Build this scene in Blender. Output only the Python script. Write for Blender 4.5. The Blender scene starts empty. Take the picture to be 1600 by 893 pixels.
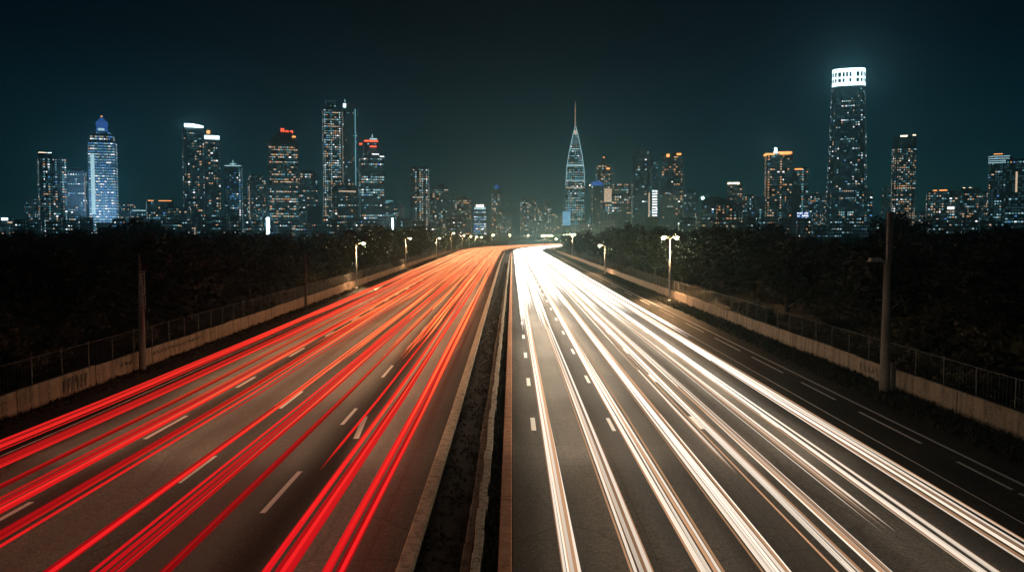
import bpy, math, random
from mathutils import Vector, Matrix
random.seed(7)
SC = bpy.context.scene
COL = SC.collection
R = math.radians

# ------------------------------------------------------------------ camera
F = 1400.0; CX, CY = 800.0, 446.5; HORIZON = 368.0; CAMH = 8.0
TH = math.atan((CY - HORIZON) / F)
cam = bpy.data.objects.new('camera', bpy.data.cameras.new('camera'))
COL.objects.link(cam)
cam.location = (0, 0, CAMH)
cam.rotation_euler = (R(90) - TH, 0, 0)
cam.data.sensor_width = 36.0
cam.data.lens = F / 1600 * 36.0
cam.data.clip_start = 0.2; cam.data.clip_end = 12000
SC.camera = cam

# ------------------------------------------------------------------ world: clear night after dusk
W = bpy.data.worlds.new('World'); SC.world = W
W.use_nodes = True
nt = W.node_tree; nt.nodes.clear()
out = nt.nodes.new('ShaderNodeOutputWorld'); bg = nt.nodes.new('ShaderNodeBackground')
sky = nt.nodes.new('ShaderNodeTexSky'); sky.sky_type = 'NISHITA'; sky.sun_disc = False
SUN_EL, SUN_ROT = 32.0, 235.0
sky.sun_elevation = R(SUN_EL); sky.sun_rotation = R(SUN_ROT)
sky.altitude = 0; sky.air_density = 1.0; sky.dust_density = 1.5; sky.ozone_density = 3.0
tint = nt.nodes.new('ShaderNodeMix'); tint.data_type = 'RGBA'; tint.blend_type = 'MULTIPLY'
tint.inputs[0].default_value = 1.0
tint.inputs[7].default_value = (0.05, 0.56, 0.61, 1)
nt.links.new(sky.outputs[0], tint.inputs[6])
geo = nt.nodes.new('ShaderNodeTexCoord'); sep = nt.nodes.new('ShaderNodeSeparateXYZ'); fall = nt.nodes.new('ShaderNodeMapRange')
nt.links.new(geo.outputs['Generated'], sep.inputs[0]); nt.links.new(sep.outputs[2], fall.inputs[0])      # the city's light dome fades with height
fall.interpolation_type = 'SMOOTHSTEP'
fall.inputs[1].default_value = -0.04; fall.inputs[2].default_value = 0.23; fall.inputs[3].default_value = 0.0; fall.inputs[4].default_value = 1.0
hi = nt.nodes.new('ShaderNodeMix'); hi.data_type = 'RGBA'; hi.inputs[6].default_value = (1, 1, 1, 1); hi.inputs[7].default_value = (0.0, 0.035, 0.065, 1)
nt.links.new(fall.outputs[0], hi.inputs[0])
dome = nt.nodes.new('ShaderNodeMix'); dome.data_type = 'RGBA'; dome.blend_type = 'MULTIPLY'; dome.inputs[0].default_value = 1.0
nt.links.new(tint.outputs[2], dome.inputs[6]); nt.links.new(hi.outputs[2], dome.inputs[7]); nt.links.new(dome.outputs[2], bg.inputs[0])
bg.inputs[1].default_value = 0.022
nt.links.new(bg.outputs[0], out.inputs[0])

fill_sun = bpy.data.objects.new('moonlight', bpy.data.lights.new('moonlight', 'SUN'))  # added soft warm fill from an unseen source, standing in for night glow
COL.objects.link(fill_sun); fill_sun.data.energy = 0.09; fill_sun.data.angle = R(14); fill_sun.data.color = (1.0, 0.76, 0.55)
fill_sun.rotation_euler = (R(90 - SUN_EL), 0, R(180 - SUN_ROT))

SC.view_settings.view_transform = 'Standard'; SC.view_settings.look = 'None'
SC.view_settings.gamma = 1.0; SC.view_settings.exposure = 0.0
SC.view_settings.use_curve_mapping = False
SC.render.engine = 'CYCLES'
cy = SC.cycles
cy.use_denoising = True
cy.max_bounces = 5; cy.diffuse_bounces = 2; cy.glossy_bounces = 2; cy.transmission_bounces = 1
cy.volume_bounces = 1; cy.transparent_max_bounces = 6
cy.sample_clamp_indirect = 3.0
cy.use_light_tree = True

# ------------------------------------------------------------------ helpers
def ray(px, py):
    xc = (px - CX) / F; yc = -(py - CY) / F
    return Vector((xc, math.cos(TH) + math.sin(TH) * yc, -math.sin(TH) + math.cos(TH) * yc))
def ground(px, py, z=0.0):
    d = ray(px, py); t = (z - CAMH) / d.z
    return Vector((d.x * t, d.y * t, z))
def at(px, py, Y):
    d = ray(px, py); t = Y / d.y
    return Vector((d.x * t, Y, CAMH + d.z * t))
def zat(py, Y): return at(800, py, Y).z

def tag(o, label=None, cat=None, group=None, kind=None):
    if label: o['label'] = label
    if cat: o['category'] = cat
    if group: o['group'] = group
    if kind: o['kind'] = kind
    return o
def empty(name, loc=(0, 0, 0), rz=0.0):
    o = bpy.data.objects.new(name, None); COL.objects.link(o)
    o.location = loc; o.rotation_euler = (0, 0, rz); o.empty_display_size = 0.5
    return o
class MB:
    def __init__(s): s.v = []; s.f = []; s.m = []; s.c = []
    def add(s, vs, fs, mi=0, cols=None):
        b = len(s.v); s.v += [tuple(v) for v in vs]
        s.f += [tuple(i + b for i in f) for f in fs]; s.m += [mi] * len(fs)
        if cols: s.c += cols
    def box(s, x0, x1, y0, y1, z0, z1, mi=0):
        s.add([(x0,y0,z0),(x1,y0,z0),(x1,y1,z0),(x0,y1,z0),(x0,y0,z1),(x1,y0,z1),(x1,y1,z1),(x0,y1,z1)],
              [(3,2,1,0),(4,5,6,7),(0,1,5,4),(1,2,6,5),(2,3,7,6),(3,0,4,7)], mi)
    def tube(s, pts, rad, n=8, mi=0, cap=True, flat=1.0):
        pts = [Vector(p) for p in pts]
        if not hasattr(rad, '__len__'): rad = [rad] * len(pts)
        vs = []; fs = []
        for i, p in enumerate(pts):
            d = (pts[min(i+1, len(pts)-1)] - pts[max(i-1, 0)]).normalized()
            up = Vector((0,0,1)) if abs(d.z) < 0.95 else Vector((1,0,0))
            a = d.cross(up).normalized(); b = a.cross(d)
            for k in range(n):
                t = 2*math.pi*k/n
                vs.append(p + a*math.cos(t)*rad[i] + b*math.sin(t)*rad[i]*flat)
        for i in range(len(pts)-1):
            for k in range(n):
                fs.append((i*n+k, i*n+(k+1)%n, (i+1)*n+(k+1)%n, (i+1)*n+k))
        if cap:
            fs.append(tuple(range(n-1, -1, -1))); fs.append(tuple(range((len(pts)-1)*n, len(pts)*n)))
        s.add(vs, fs, mi)
    def build(s, name, mats, parent=None, smooth=False):
        me = bpy.data.meshes.new(name); me.from_pydata(s.v, [], s.f)
        if not isinstance(mats, (list, tuple)): mats = [mats]
        for m in mats: me.materials.append(m)
        me.polygons.foreach_set('material_index', s.m)
        if smooth: me.polygons.foreach_set('use_smooth', [True]*len(s.f))
        if s.c:
            a = me.color_attributes.new('glow', 'FLOAT_COLOR', 'POINT')
            a.data.foreach_set('color', [x for c in s.c for x in c])
        me.update()
        o = bpy.data.objects.new(name, me); COL.objects.link(o)
        if parent: o.parent = parent
        return o
def put(name, mesh, parent, loc=(0,0,0), scale=(1,1,1), rot=(0,0,0)):
    o = bpy.data.objects.new(name, mesh); COL.objects.link(o); o.parent = parent
    o.location = loc; o.scale = scale; o.rotation_euler = rot
    return o
def copy_tree(o, parent=None):
    c = o.copy(); COL.objects.link(c)
    if parent: c.parent = parent
    for ch in list(o.children): copy_tree(ch, c)
    return c

# ------------------------------------------------------------------ materials
def mat(name):
    m = bpy.data.materials.new(name); m.use_nodes = True
    n = m.node_tree.nodes; b = n['Principled BSDF']
    return m, n, m.node_tree.links, b
def noise_mat(name, c0, c1, scale, rough=0.8, bump=0.0, detail=6, metallic=0.0, lo=0.35, hi=0.65, spec=0.5):
    m, n, l, b = mat(name)
    tc = n.new('ShaderNodeTexCoord'); nz = n.new('ShaderNodeTexNoise'); cr = n.new('ShaderNodeValToRGB')
    nz.inputs['Scale'].default_value = scale; nz.inputs['Detail'].default_value = detail
    cr.color_ramp.elements[0].color = (*c0, 1); cr.color_ramp.elements[1].color = (*c1, 1)
    cr.color_ramp.elements[0].position = lo; cr.color_ramp.elements[1].position = hi
    l.new(tc.outputs['Object'], nz.inputs['Vector']); l.new(nz.outputs[0], cr.inputs[0]); l.new(cr.outputs[0], b.inputs['Base Color'])
    b.inputs['Roughness'].default_value = rough; b.inputs['Metallic'].default_value = metallic
    b.inputs['Specular IOR Level'].default_value = spec
    if bump:
        bp = n.new('ShaderNodeBump'); bp.inputs['Strength'].default_value = bump; bp.inputs['Distance'].default_value = 0.05
        l.new(nz.outputs[0], bp.inputs['Height']); l.new(bp.outputs[0], b.inputs['Normal'])
    return m
def emit(name, col, st, sample=True):
    m, n, l, b = mat(name)
    b.inputs['Base Color'].default_value = (0.02, 0.02, 0.02, 1)
    b.inputs['Emission Color'].default_value = (*col, 1); b.inputs['Emission Strength'].default_value = st
    m.cycles.emission_sampling = 'AUTO' if sample else 'NONE'
    return m
def asphalt():
    m, n, l, b = mat('asphalt')
    tc = n.new('ShaderNodeTexCoord')
    mp = n.new('ShaderNodeMapping'); mp.inputs['Scale'].default_value = (1.0, 0.09, 1.0)
    l.new(tc.outputs['Object'], mp.inputs[0])
    big = n.new('ShaderNodeTexNoise'); big.inputs['Scale'].default_value = 0.32; big.inputs['Detail'].default_value = 4
    l.new(mp.outputs[0], big.inputs['Vector'])
    streak = n.new('ShaderNodeTexNoise'); streak.inputs['Scale'].default_value = 1.6; streak.inputs['Detail'].default_value = 5
    l.new(mp.outputs[0], streak.inputs['Vector'])
    fine = n.new('ShaderNodeTexNoise'); fine.inputs['Scale'].default_value = 14; fine.inputs['Detail'].default_value = 8; fine.inputs['Roughness'].default_value = 0.8
    l.new(tc.outputs['Object'], fine.inputs['Vector'])
    vor = n.new('ShaderNodeTexVoronoi'); vor.inputs['Scale'].default_value = 9
    l.new(tc.outputs['Object'], vor.inputs['Vector'])
    cr = n.new('ShaderNodeValToRGB')
    cr.color_ramp.elements[0].position = 0.52; cr.color_ramp.elements[0].color = (0.018, 0.0155, 0.013, 1)
    cr.color_ramp.elements[1].position = 0.69; cr.color_ramp.elements[1].color = (0.068, 0.059, 0.048, 1)
    a1 = n.new('ShaderNodeMath'); a1.operation = 'MULTIPLY_ADD'; a1.inputs[1].default_value = 0.72
    a2 = n.new('ShaderNodeMath'); a2.operation = 'MULTIPLY_ADD'; a2.inputs[1].default_value = 0.25
    a3 = n.new('ShaderNodeMath'); a3.operation = 'MULTIPLY'; a3.inputs[1].default_value = 0.22
    l.new(fine.outputs[0], a3.inputs[0]); l.new(streak.outputs[0], a2.inputs[0]); l.new(a3.outputs[0], a2.inputs[2])
    l.new(big.outputs[0], a1.inputs[0]); l.new(a2.outputs[0], a1.inputs[2]); l.new(a1.outputs[0], cr.inputs[0])
    sp = n.new('ShaderNodeMath'); sp.operation = 'LESS_THAN'; sp.inputs[1].default_value = 0.16; l.new(vor.outputs['Distance'], sp.inputs[0])
    mx = n.new('ShaderNodeMix'); mx.data_type = 'RGBA'; mx.blend_type = 'ADD'; mx.inputs[7].default_value = (0.10, 0.085, 0.07, 1)
    l.new(sp.outputs[0], mx.inputs[0]); l.new(cr.outputs[0], mx.inputs[6])
    gr = n.new('ShaderNodeTexVoronoi'); gr.inputs['Scale'].default_value = 20; l.new(tc.outputs['Object'], gr.inputs['Vector'])
    gs = n.new('ShaderNodeSeparateColor'); l.new(gr.outputs['Color'], gs.inputs[0])
    gm = n.new('ShaderNodeMapRange'); gm.inputs[3].default_value = 0.3; gm.inputs[4].default_value = 1.9; l.new(gs.outputs[0], gm.inputs[0])
    wv = n.new('ShaderNodeTexNoise'); wv.inputs['Scale'].default_value = 0.9; l.new(tc.outputs['Object'], wv.inputs['Vector'])
    wm = n.new('ShaderNodeMix'); wm.data_type = 'RGBA'; wm.inputs[0].default_value = 0.25; l.new(tc.outputs['Object'], wm.inputs[6]); l.new(wv.outputs['Color'], wm.inputs[7])
    ck = n.new('ShaderNodeTexVoronoi'); ck.feature = 'DISTANCE_TO_EDGE'; ck.inputs['Scale'].default_value = 0.28; l.new(wm.outputs[2], ck.inputs['Vector'])
    cm = n.new('ShaderNodeMapRange'); cm.inputs[1].default_value = 0.002; cm.inputs[2].default_value = 0.012; cm.inputs[3].default_value = 0.45; cm.inputs[4].default_value = 1.0; l.new(ck.outputs['Distance'], cm.inputs[0])
    pt = n.new('ShaderNodeTexBrick'); pt.inputs['Scale'].default_value = 1; pt.inputs['Brick Width'].default_value = 3.6; pt.inputs['Row Height'].default_value = 17.0
    pt.inputs['Mortar Size'].default_value = 0.03; pt.inputs['Color1'].default_value = (1,1,1,1); pt.inputs['Color2'].default_value = (.72,.72,.72,1); pt.inputs['Mortar'].default_value = (.5,.5,.5,1)
    l.new(tc.outputs['Object'], pt.inputs['Vector'])
    m1 = n.new('ShaderNodeMath'); m1.operation = 'MULTIPLY'; l.new(gm.outputs[0], m1.inputs[0]); l.new(cm.outputs[0], m1.inputs[1])
    m2 = n.new('ShaderNodeMix'); m2.data_type = 'RGBA'; m2.blend_type = 'MULTIPLY'; m2.inputs[0].default_value = 1; l.new(mx.outputs[2], m2.inputs[6]); l.new(pt.outputs[0], m2.inputs[7])
    m3 = n.new('ShaderNodeMix'); m3.data_type = 'RGBA'; m3.blend_type = 'MULTIPLY'; m3.inputs[0].default_value = 1; l.new(m2.outputs[2], m3.inputs[6]); l.new(m1.outputs[0], m3.inputs[7])
    l.new(m3.outputs[2], b.inputs['Base Color'])
    b.inputs['Roughness'].default_value = 0.62; b.inputs['Specular IOR Level'].default_value = 0.4
    bp = n.new('ShaderNodeBump'); bp.inputs['Strength'].default_value = 0.5; bp.inputs['Distance'].default_value = 0.02
    l.new(fine.outputs[0], bp.inputs['Height']); l.new(bp.outputs[0], b.inputs['Normal'])
    return m
def concrete(name, c0, c1, sx=1.0):
    m, n, l, b = mat(name)
    tc = n.new('ShaderNodeTexCoord')
    mp = n.new('ShaderNodeMapping'); mp.inputs['Scale'].default_value = (1.5, 1.5, 0.22)
    l.new(tc.outputs['Object'], mp.inputs[0])
    run = n.new('ShaderNodeTexNoise'); run.inputs['Scale'].default_value = 1.3*sx; run.inputs['Detail'].default_value = 6; l.new(mp.outputs[0], run.inputs['Vector'])
    fine = n.new('ShaderNodeTexNoise'); fine.inputs['Scale'].default_value = 7*sx; fine.inputs['Detail'].default_value = 8; l.new(tc.outputs['Object'], fine.inputs['Vector'])
    av = n.new('ShaderNodeMath'); av.operation = 'MULTIPLY_ADD'; av.inputs[1].default_value = 0.6
    f2 = n.new('ShaderNodeMath'); f2.operation = 'MULTIPLY'; f2.inputs[1].default_value = 0.4
    l.new(fine.outputs[0], f2.inputs[0]); l.new(run.outputs[0], av.inputs[0]); l.new(f2.outputs[0], av.inputs[2])
    cr = n.new('ShaderNodeValToRGB'); cr.color_ramp.elements[0].position = 0.36; cr.color_ramp.elements[1].position = 0.56
    cr.color_ramp.elements[0].color = (*c0, 1); cr.color_ramp.elements[1].color = (*c1, 1)
    l.new(av.outputs[0], cr.inputs[0]); l.new(cr.outputs[0], b.inputs['Base Color'])
    b.inputs['Roughness'].default_value = 0.85
    bp = n.new('ShaderNodeBump'); bp.inputs['Strength'].default_value = 0.5; bp.inputs['Distance'].default_value = 0.03
    l.new(fine.outputs[0], bp.inputs['Height']); l.new(bp.outputs[0], b.inputs['Normal'])
    return m
def facade(name, c, c2, rough=0.35):
    m, n, l, b = mat(name)
    tc = n.new('ShaderNodeTexCoord')
    br = n.new('ShaderNodeTexBrick'); br.offset = 0.0
    br.inputs['Scale'].default_value = 1.0; br.inputs['Brick Width'].default_value = 3.0; br.inputs['Row Height'].default_value = 3.6
    br.inputs['Mortar Size'].default_value = 0.45; br.inputs['Color1'].default_value = (*c, 1)
    br.inputs['Color2'].default_value = (c[0]*0.7, c[1]*0.7, c[2]*0.7, 1); br.inputs['Mortar'].default_value = (*c2, 1)
    sp = n.new('ShaderNodeSeparateXYZ'); cb = n.new('ShaderNodeCombineXYZ'); ad = n.new('ShaderNodeMath')
    l.new(tc.outputs['Object'], sp.inputs[0]); l.new(sp.outputs[0], ad.inputs[0]); l.new(sp.outputs[1], ad.inputs[1])
    l.new(ad.outputs[0], cb.inputs[0]); l.new(sp.outputs[2], cb.inputs[1]); l.new(cb.outputs[0], br.inputs['Vector'])
    l.new(br.outputs[0], b.inputs['Base Color']); b.inputs['Roughness'].default_value = rough
    return m
def trail_mat():
    m, n, l, b = mat('trail_light')
    at_ = n.new('ShaderNodeAttribute'); at_.attribute_name = 'glow'
    b.inputs['Base Color'].default_value = (0, 0, 0, 1); b.inputs['Specular IOR Level'].default_value = 0.0
    b.inputs['Roughness'].default_value = 1.0
    l.new(at_.outputs['Color'], b.inputs['Emission Color']); b.inputs['Emission Strength'].default_value = 1.0
    m.cycles.emission_sampling = 'AUTO'
    return m

M = {}
M['asphalt'] = asphalt()
M['paint'] = noise_mat('road_paint', (0.45,0.43,0.40), (0.88,0.87,0.84), 9, 0.6, lo=0.25, hi=0.42)
M['soil'] = noise_mat('soil', (0.012,0.011,0.009), (0.035,0.03,0.024), 0.6, 0.95, 0.3)
M['dirt'] = noise_mat('median_dirt', (0.008,0.007,0.006), (0.026,0.021,0.016), 2.5, 0.95, 0.6)
M['wall'] = concrete('barrier_concrete', (0.12,0.085,0.06), (0.38,0.27,0.19))
M['kerb'] = concrete('kerb_concrete', (0.22,0.175,0.13), (0.60,0.49,0.37), 2)
M['coping'] = concrete('red_coping', (0.30,0.14,0.08), (0.55,0.27,0.16), 2)
M['stone'] = concrete('old_stone', (0.12,0.10,0.08), (0.60,0.52,0.42), 3)
M['pole_conc'] = concrete('pole_concrete', (0.13,0.11,0.09), (0.30,0.26,0.21), 1.5)
M['steel'] = noise_mat('galvanised_steel', (0.22,0.22,0.21), (0.42,0.41,0.39), 6, 0.5, metallic=0.3)
M['rust'] = noise_mat('weathered_steel', (0.06,0.05,0.04), (0.16,0.13,0.10), 8, 0.7)
M['dark_steel'] = noise_mat('dark_steel', (0.05,0.055,0.058), (0.11,0.115,0.118), 6, 0.6)
M['old_concrete'] = concrete('old_concrete', (0.07,0.055,0.04), (0.26,0.20,0.15), 2)
M['fence_wire'] = noise_mat('dull_galvanised_wire', (0.12,0.115,0.105), (0.26,0.25,0.23), 6, 0.6)
M['wood'] = noise_mat('pole_timber', (0.05,0.035,0.025), (0.16,0.11,0.075), 5, 0.85)
M['graffiti'] = noise_mat('black_paint', (0.03,0.025,0.02), (0.16,0.12,0.09), 7, 0.7)
M['leaf'] = noise_mat('leaf', (0.009,0.011,0.008), (0.032,0.032,0.020), 0.9, 0.75)
M['shrub'] = noise_mat('shrub_leaf', (0.035,0.032,0.015), (0.13,0.10,0.055), 1.6, 0.8)
M['weed'] = noise_mat('weed', (0.015,0.015,0.009), (0.05,0.043,0.025), 3.0, 0.85)
M['bark'] = noise_mat('bark', (0.03,0.022,0.016), (0.09,0.07,0.05), 4, 0.9)
M['glass'] = facade('dark_glass_facade', (0.03,0.05,0.055), (0.07,0.09,0.095))
M['conc_f'] = facade('concrete_facade', (0.05,0.065,0.07), (0.13,0.145,0.15), 0.6)
M['warm_f'] = facade('stone_facade', (0.06,0.055,0.05), (0.14,0.125,0.11), 0.6)
M['roof'] = noise_mat('roof_plant', (0.03,0.035,0.04), (0.07,0.08,0.085), 0.3, 0.7)
M['trail'] = trail_mat()
# lit windows, last one a haze glow put into unlit panes; too small to be worth sampling as lamps
WIN = [emit('window_warm', (1.0,0.72,0.48), 1.0, False), emit('window_amber', (1.0,0.45,0.2), 1.1, False),
       emit('window_cool', (0.56,0.90,1.0), 1.1, False), emit('window_teal', (0.25,0.66,0.78), 0.8, False),
       emit('window_blue', (0.14,0.42,0.95), 1.1, False), emit('window_white', (0.95,0.98,1.0), 2.4, False),
       emit('window_dim', (0.8,0.6,0.42), 0.45, False), emit('pane_haze_glow', (0.18,0.48,0.56), 0.19, False)]
L_WHITE = emit('crown_white', (0.66,0.94,1.0), 7.0); L_CROWN = emit('crown_wall_light', (0.72,0.95,1.0), 3.2); L_WARM = emit('crown_warm', (1.0,0.78,0.52), 5.0)
L_RED = emit('sign_red', (1.0,0.10,0.04), 3.5); L_ORANGE = emit('crown_orange', (1.0,0.36,0.10), 3.0)
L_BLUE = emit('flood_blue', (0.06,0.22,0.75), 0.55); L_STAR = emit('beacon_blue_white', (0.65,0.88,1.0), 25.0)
L_EDGE = emit('edge_line', (0.55,0.88,0.95), 1.1); L_SCREEN = emit('screen_blue', (0.20,0.52,0.80), 0.75)
L_LAMP = emit('lamp_lens', (1.0,0.55,0.24), 1700.0)

# ------------------------------------------------------------------ the line of the motorway
def bend(Y):
    return 0.0 if Y < 420 else (Y-420)**2/2200.0
def lx(X, Y):      # left carriageway and everything left of the median
    k = max(0.0, Y-40)
    return -2.7 + (X+2.7)*(1 + 0.0009*k) - 0.0045*min(k, 240) + bend(Y)
def mx_(X, Y): return X + bend(Y)
def rx(X, Y):
    k = max(0.0, Y-40)
    return X*(1 + 0.00022*k) + bend(Y)
def path(X, Y): return lx(X, Y) if X < -2.2 else (mx_(X, Y) if X < 0.02 else rx(X, Y))
def ys(y0, y1):
    r = []; y = y0
    while y < y1: r.append(y); y += 3 if y < 60 else (6 if y < 200 else 16)
    return r + [y1]
def strip(name, Xa, Xb, z, m, y0=-40, y1=950, parent=None, thick=0.0, wob=0.0):
    mb = MB(); Y = ys(y0, y1); vs = []; fs = []
    for i, y in enumerate(Y):
        a, b = path(Xa, y), path(Xb, y)
        w = random.uniform(-wob, wob); b += w
        vs += [(a, y, z), (b, y, z)]
        if i: fs.append((2*i-2, 2*i-1, 2*i+1, 2*i))
    if thick:
        n = len(vs); vs += [(v[0], v[1], z-thick) for v in vs]
        for i in range(1, len(Y)):
            fs.append((2*i-2, 2*i, 2*i+n, 2*i-2+n)); fs.append((2*i+1, 2*i-1, 2*i-1+n, 2*i+1+n))
        fs.append((0, n, n+1, 1)); k = 2*len(Y)-2; fs.append((k, k+1, k+1+n, k+n))
    mb.add(vs, fs); return mb.build(name, m, parent)

# ------------------------------------------------------------------ setting
g = MB(); g.add([(-5000,-300,-0.06),(5000,-300,-0.06),(5000,6000,-0.06),(-5000,6000,-0.06)], [(0,1,2,3)])
tag(g.build('ground', M['soil']), 'dark bare ground under the trees out to the city', kind='structure')
roadl = tag(strip('road', -21.8, -2.75, 0.0, M['asphalt']), 'asphalt carriageway left of the median with red tail light trails', kind='structure')
roadr = tag(strip('road', 0.025, 19.2, 0.0, M['asphalt']), 'asphalt carriageway right of the median with white headlight trails', kind='structure')
tag(strip('median_ground', -2.34, -0.35, -0.03, M['dirt']), 'dark dirt trench between the two carriageways', kind='structure')

def dash(parent, Xc, w, ya, yb, name='lane_dash'):
    mb = MB(); n = max(1, int((yb-ya)/3)); vs = []; fs = []
    for i in range(n+1):
        y = ya+(yb-ya)*i/n; vs += [(path(Xc-w/2, y), y, 0.005), (path(Xc+w/2, y), y, 0.005)]
        if i: fs.append((2*i-2, 2*i-1, 2*i+1, 2*i))
    mb.add(vs, fs); return mb.build(name, M['paint'], parent)
for Xc, off in ((-7.2, 39.5), (-10.8, 30.2), (-14.45, 24.6)):
    y = off - 14; k = 0
    while y < 260:
        dash(roadl, Xc + random.uniform(-.05, .05), 0.17, y, y + (3.6 if k % 2 else 4.6)); y += 12.5 + random.uniform(-.6, .6); k += 1
for px0, py0, px1, py1 in ((556,685,571,650),):     # stray worn dashes
    a, b = ground(px0, py0), ground(px1, py1)
    mb = MB(); w = 0.11; mb.add([(a.x-w,a.y,.007),(a.x+w,a.y,.007),(b.x+w,b.y,.007),(b.x-w,b.y,.007)], [(0,1,2,3)]); mb.build('lane_dash', M['paint'], roadl)
dash(roadl, -18.6, 0.10, -40, 420, 'edge_line')
dash(roadr, 16.45, 0.14, -40, 420, 'edge_line')
dash(roadr, 14.25, 0.05, -40, 160, 'edge_line')
for a, b in ((14,18),(21.5,27.5),(27.9,31.4),(34.2,40.4),(43.4,48.7),(52,59),(62,70),(74,82),(88,97),(104,112),(120,128),(138,146)):
    dash(roadr, 15.8, 0.13, a, b)
for Xc in (4.2, 7.9, 11.1):
    y = 36.0 + Xc*0.1
    while y < 200: dash(roadr, Xc, 0.16, y, y+2.6); y += 12
y = 36.5
while y < 120: dash(roadr, 0.9, 0.2, y, y+2.6); y += 11

# ------------------------------------------------------------------ median: kerb, broken stone edging, coping
def run_blocks(name, Xa, Xb, z0, z1, m, y0, y1, step, root, gap=0.03, jit=0.0, limit=96):
    """blocks laid end to end; the far ones, past the limit, are one part"""
    y = y0; cnt = 0; far = MB()
    while y < y1:
        L = step*random.uniform(0.75, 1.25) if jit else step
        if y > 200: L *= 4
        e = min(y+L-gap, y1); dx = random.uniform(-jit, jit); dz = random.uniform(-jit, jit)*1.2; t = random.uniform(-jit, jit)*0.6
        q = []
        n = 1 if L < 6 else 3
        Yq = [y+(e-y)*i/n for i in range(n+1)]
        vs = []; fs = []
        for yy in Yq:
            a, b = path(Xa, yy)+dx, path(Xb, yy)+dx+t; c = min(0.03, (b-a)*0.1)
            vs += [(a, yy, z0), (a, yy, z1+dz-c), (a+c, yy, z1+dz), (b-c, yy, z1+dz), (b, yy, z1+dz-c), (b, yy, z0)]
        for i in range(n):
            for k in range(5): fs.append((6*i+k, 6*i+k+1, 6*i+k+7, 6*i+k+6))
        fs.append((0,1,2,3,4,5)[::-1]); fs.append(tuple(6*n+k for k in range(6)))
        if cnt < limit:
            mb = MB(); mb.add(vs, fs); mb.build(name, m, root)
        else: far.add(vs, fs)
        cnt += 1; y += L
    if far.v: tag(far.build(name + '_run', m, root), kind='stuff')
kr = tag(empty('kerb', (0,0,0)), 'pale concrete kerb edging the red side of the median trench', 'kerb')
run_blocks('kerb_stone', -2.74, -2.36, -0.06, 0.16, M['kerb'], -20, 900, 6.2, kr)
st = tag(empty('stone_edging', (0,0,0)), 'broken pale stone edging along the middle of the median', 'edging')
run_blocks('edging_stone', -0.98, -0.74, -0.06, 0.20, M['stone'], -5, 520, 1.5, st, 0.03, 0.03, 98)
run_blocks('edging_base', -1.22, -0.99, -0.06, 0.09, M['old_concrete'], -5, 300, 3.4, st, 0.05, 0.03, 60)
cp = tag(empty('coping_wall', (0,0,0)), 'low reddish coping wall beside the white light trails', 'low wall')
run_blocks('coping_block', -0.33, 0.0, -0.06, 0.27, M['coping'], -10, 900, 12.0, cp, 0.10)

def tufts(name, rows, m, label, seed=1):
    rnd = random.Random(seed); mb = MB()
    for (Xa, Xb, y0, y1, n, h, z) in rows:
        for i in range(n):
            y = y0 + (y1-y0)*rnd.random()**1.6; X = rnd.uniform(Xa, Xb); x = path(X, y)
            for k in range(4):
                a = rnd.uniform(0, 2*math.pi); hh = h*rnd.uniform(.4, 1.1); w = 0.03+0.02*rnd.random() + y*0.0004
                dx, dy = math.cos(a)*hh*.6, math.sin(a)*hh*.6
                mb.add([(x-w*math.sin(a), y+w*math.cos(a), z), (x+w*math.sin(a), y-w*math.cos(a), z), (x+dx, y+dy, z+hh)], [(0,1,2)])
    return tag(mb.build(name, m), label, 'weeds', kind='stuff')
tufts('weeds', [(-0.72,-0.36,-2,300,5000,.22,-.03), (-2.3,-1.0,-2,260,2500,.14,-.03)], M['weed'], 'dark weeds growing along the median trench')
tufts('verge_grass', [(17.6,19.9,10,320,6500,.28,-.01), (-22.1,-20.8,10,320,2600,.2,-.01)], M['weed'], 'rough grass along the foot of the barrier walls', 2)
tag(strip('verge', 18.0, 20.0, 0.012, M['dirt'], wob=0.0), 'dirt verge below the wall beside the white trails', kind='structure')

# ------------------------------------------------------------------ barrier walls and fences
def wall(X, label, side):
    root = tag(empty('barrier_wall', (X, 0, 0)), label, 'wall'); root.location = (0,0,0)
    far = MB(); y = 12.0; c = 0; t = 0.22*side
    while y < 900:
        L = 4.0 if y < 300 else 16.0
        e = y+L-0.05; h = 1.02 + random.uniform(-.035, .035); o = random.uniform(-.02, .02)
        a0, a1 = path(X, y)+o, path(X, e)+o
        vs = [(a0,y,-.06),(a1,e,-.06),(a1+t,e,-.06),(a0+t,y,-.06),(a0+.04*side,y,h),(a1+.04*side,e,h),(a1+t,e,h),(a0+t,y,h)]
        fs = [(3,2,1,0),(4,5,6,7),(0,1,5,4),(1,2,6,5),(2,3,7,6),(3,0,4,7)]
        if side < 0: fs = [f[::-1] for f in fs]
        if c < 90: mb = MB(); mb.add(vs, fs); mb.build('panel', M['wall'], root)
        else: far.add(vs, fs)
        y += L; c += 1
    if far.v: tag(far.build('panel_run', M['wall'], root), kind='stuff')
    return root
WL = wall(-22.25, 'weathered concrete barrier wall along the red carriageway', -1)
WR = wall(20.0, 'weathered concrete barrier wall along the white carriageway', 1)
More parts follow.
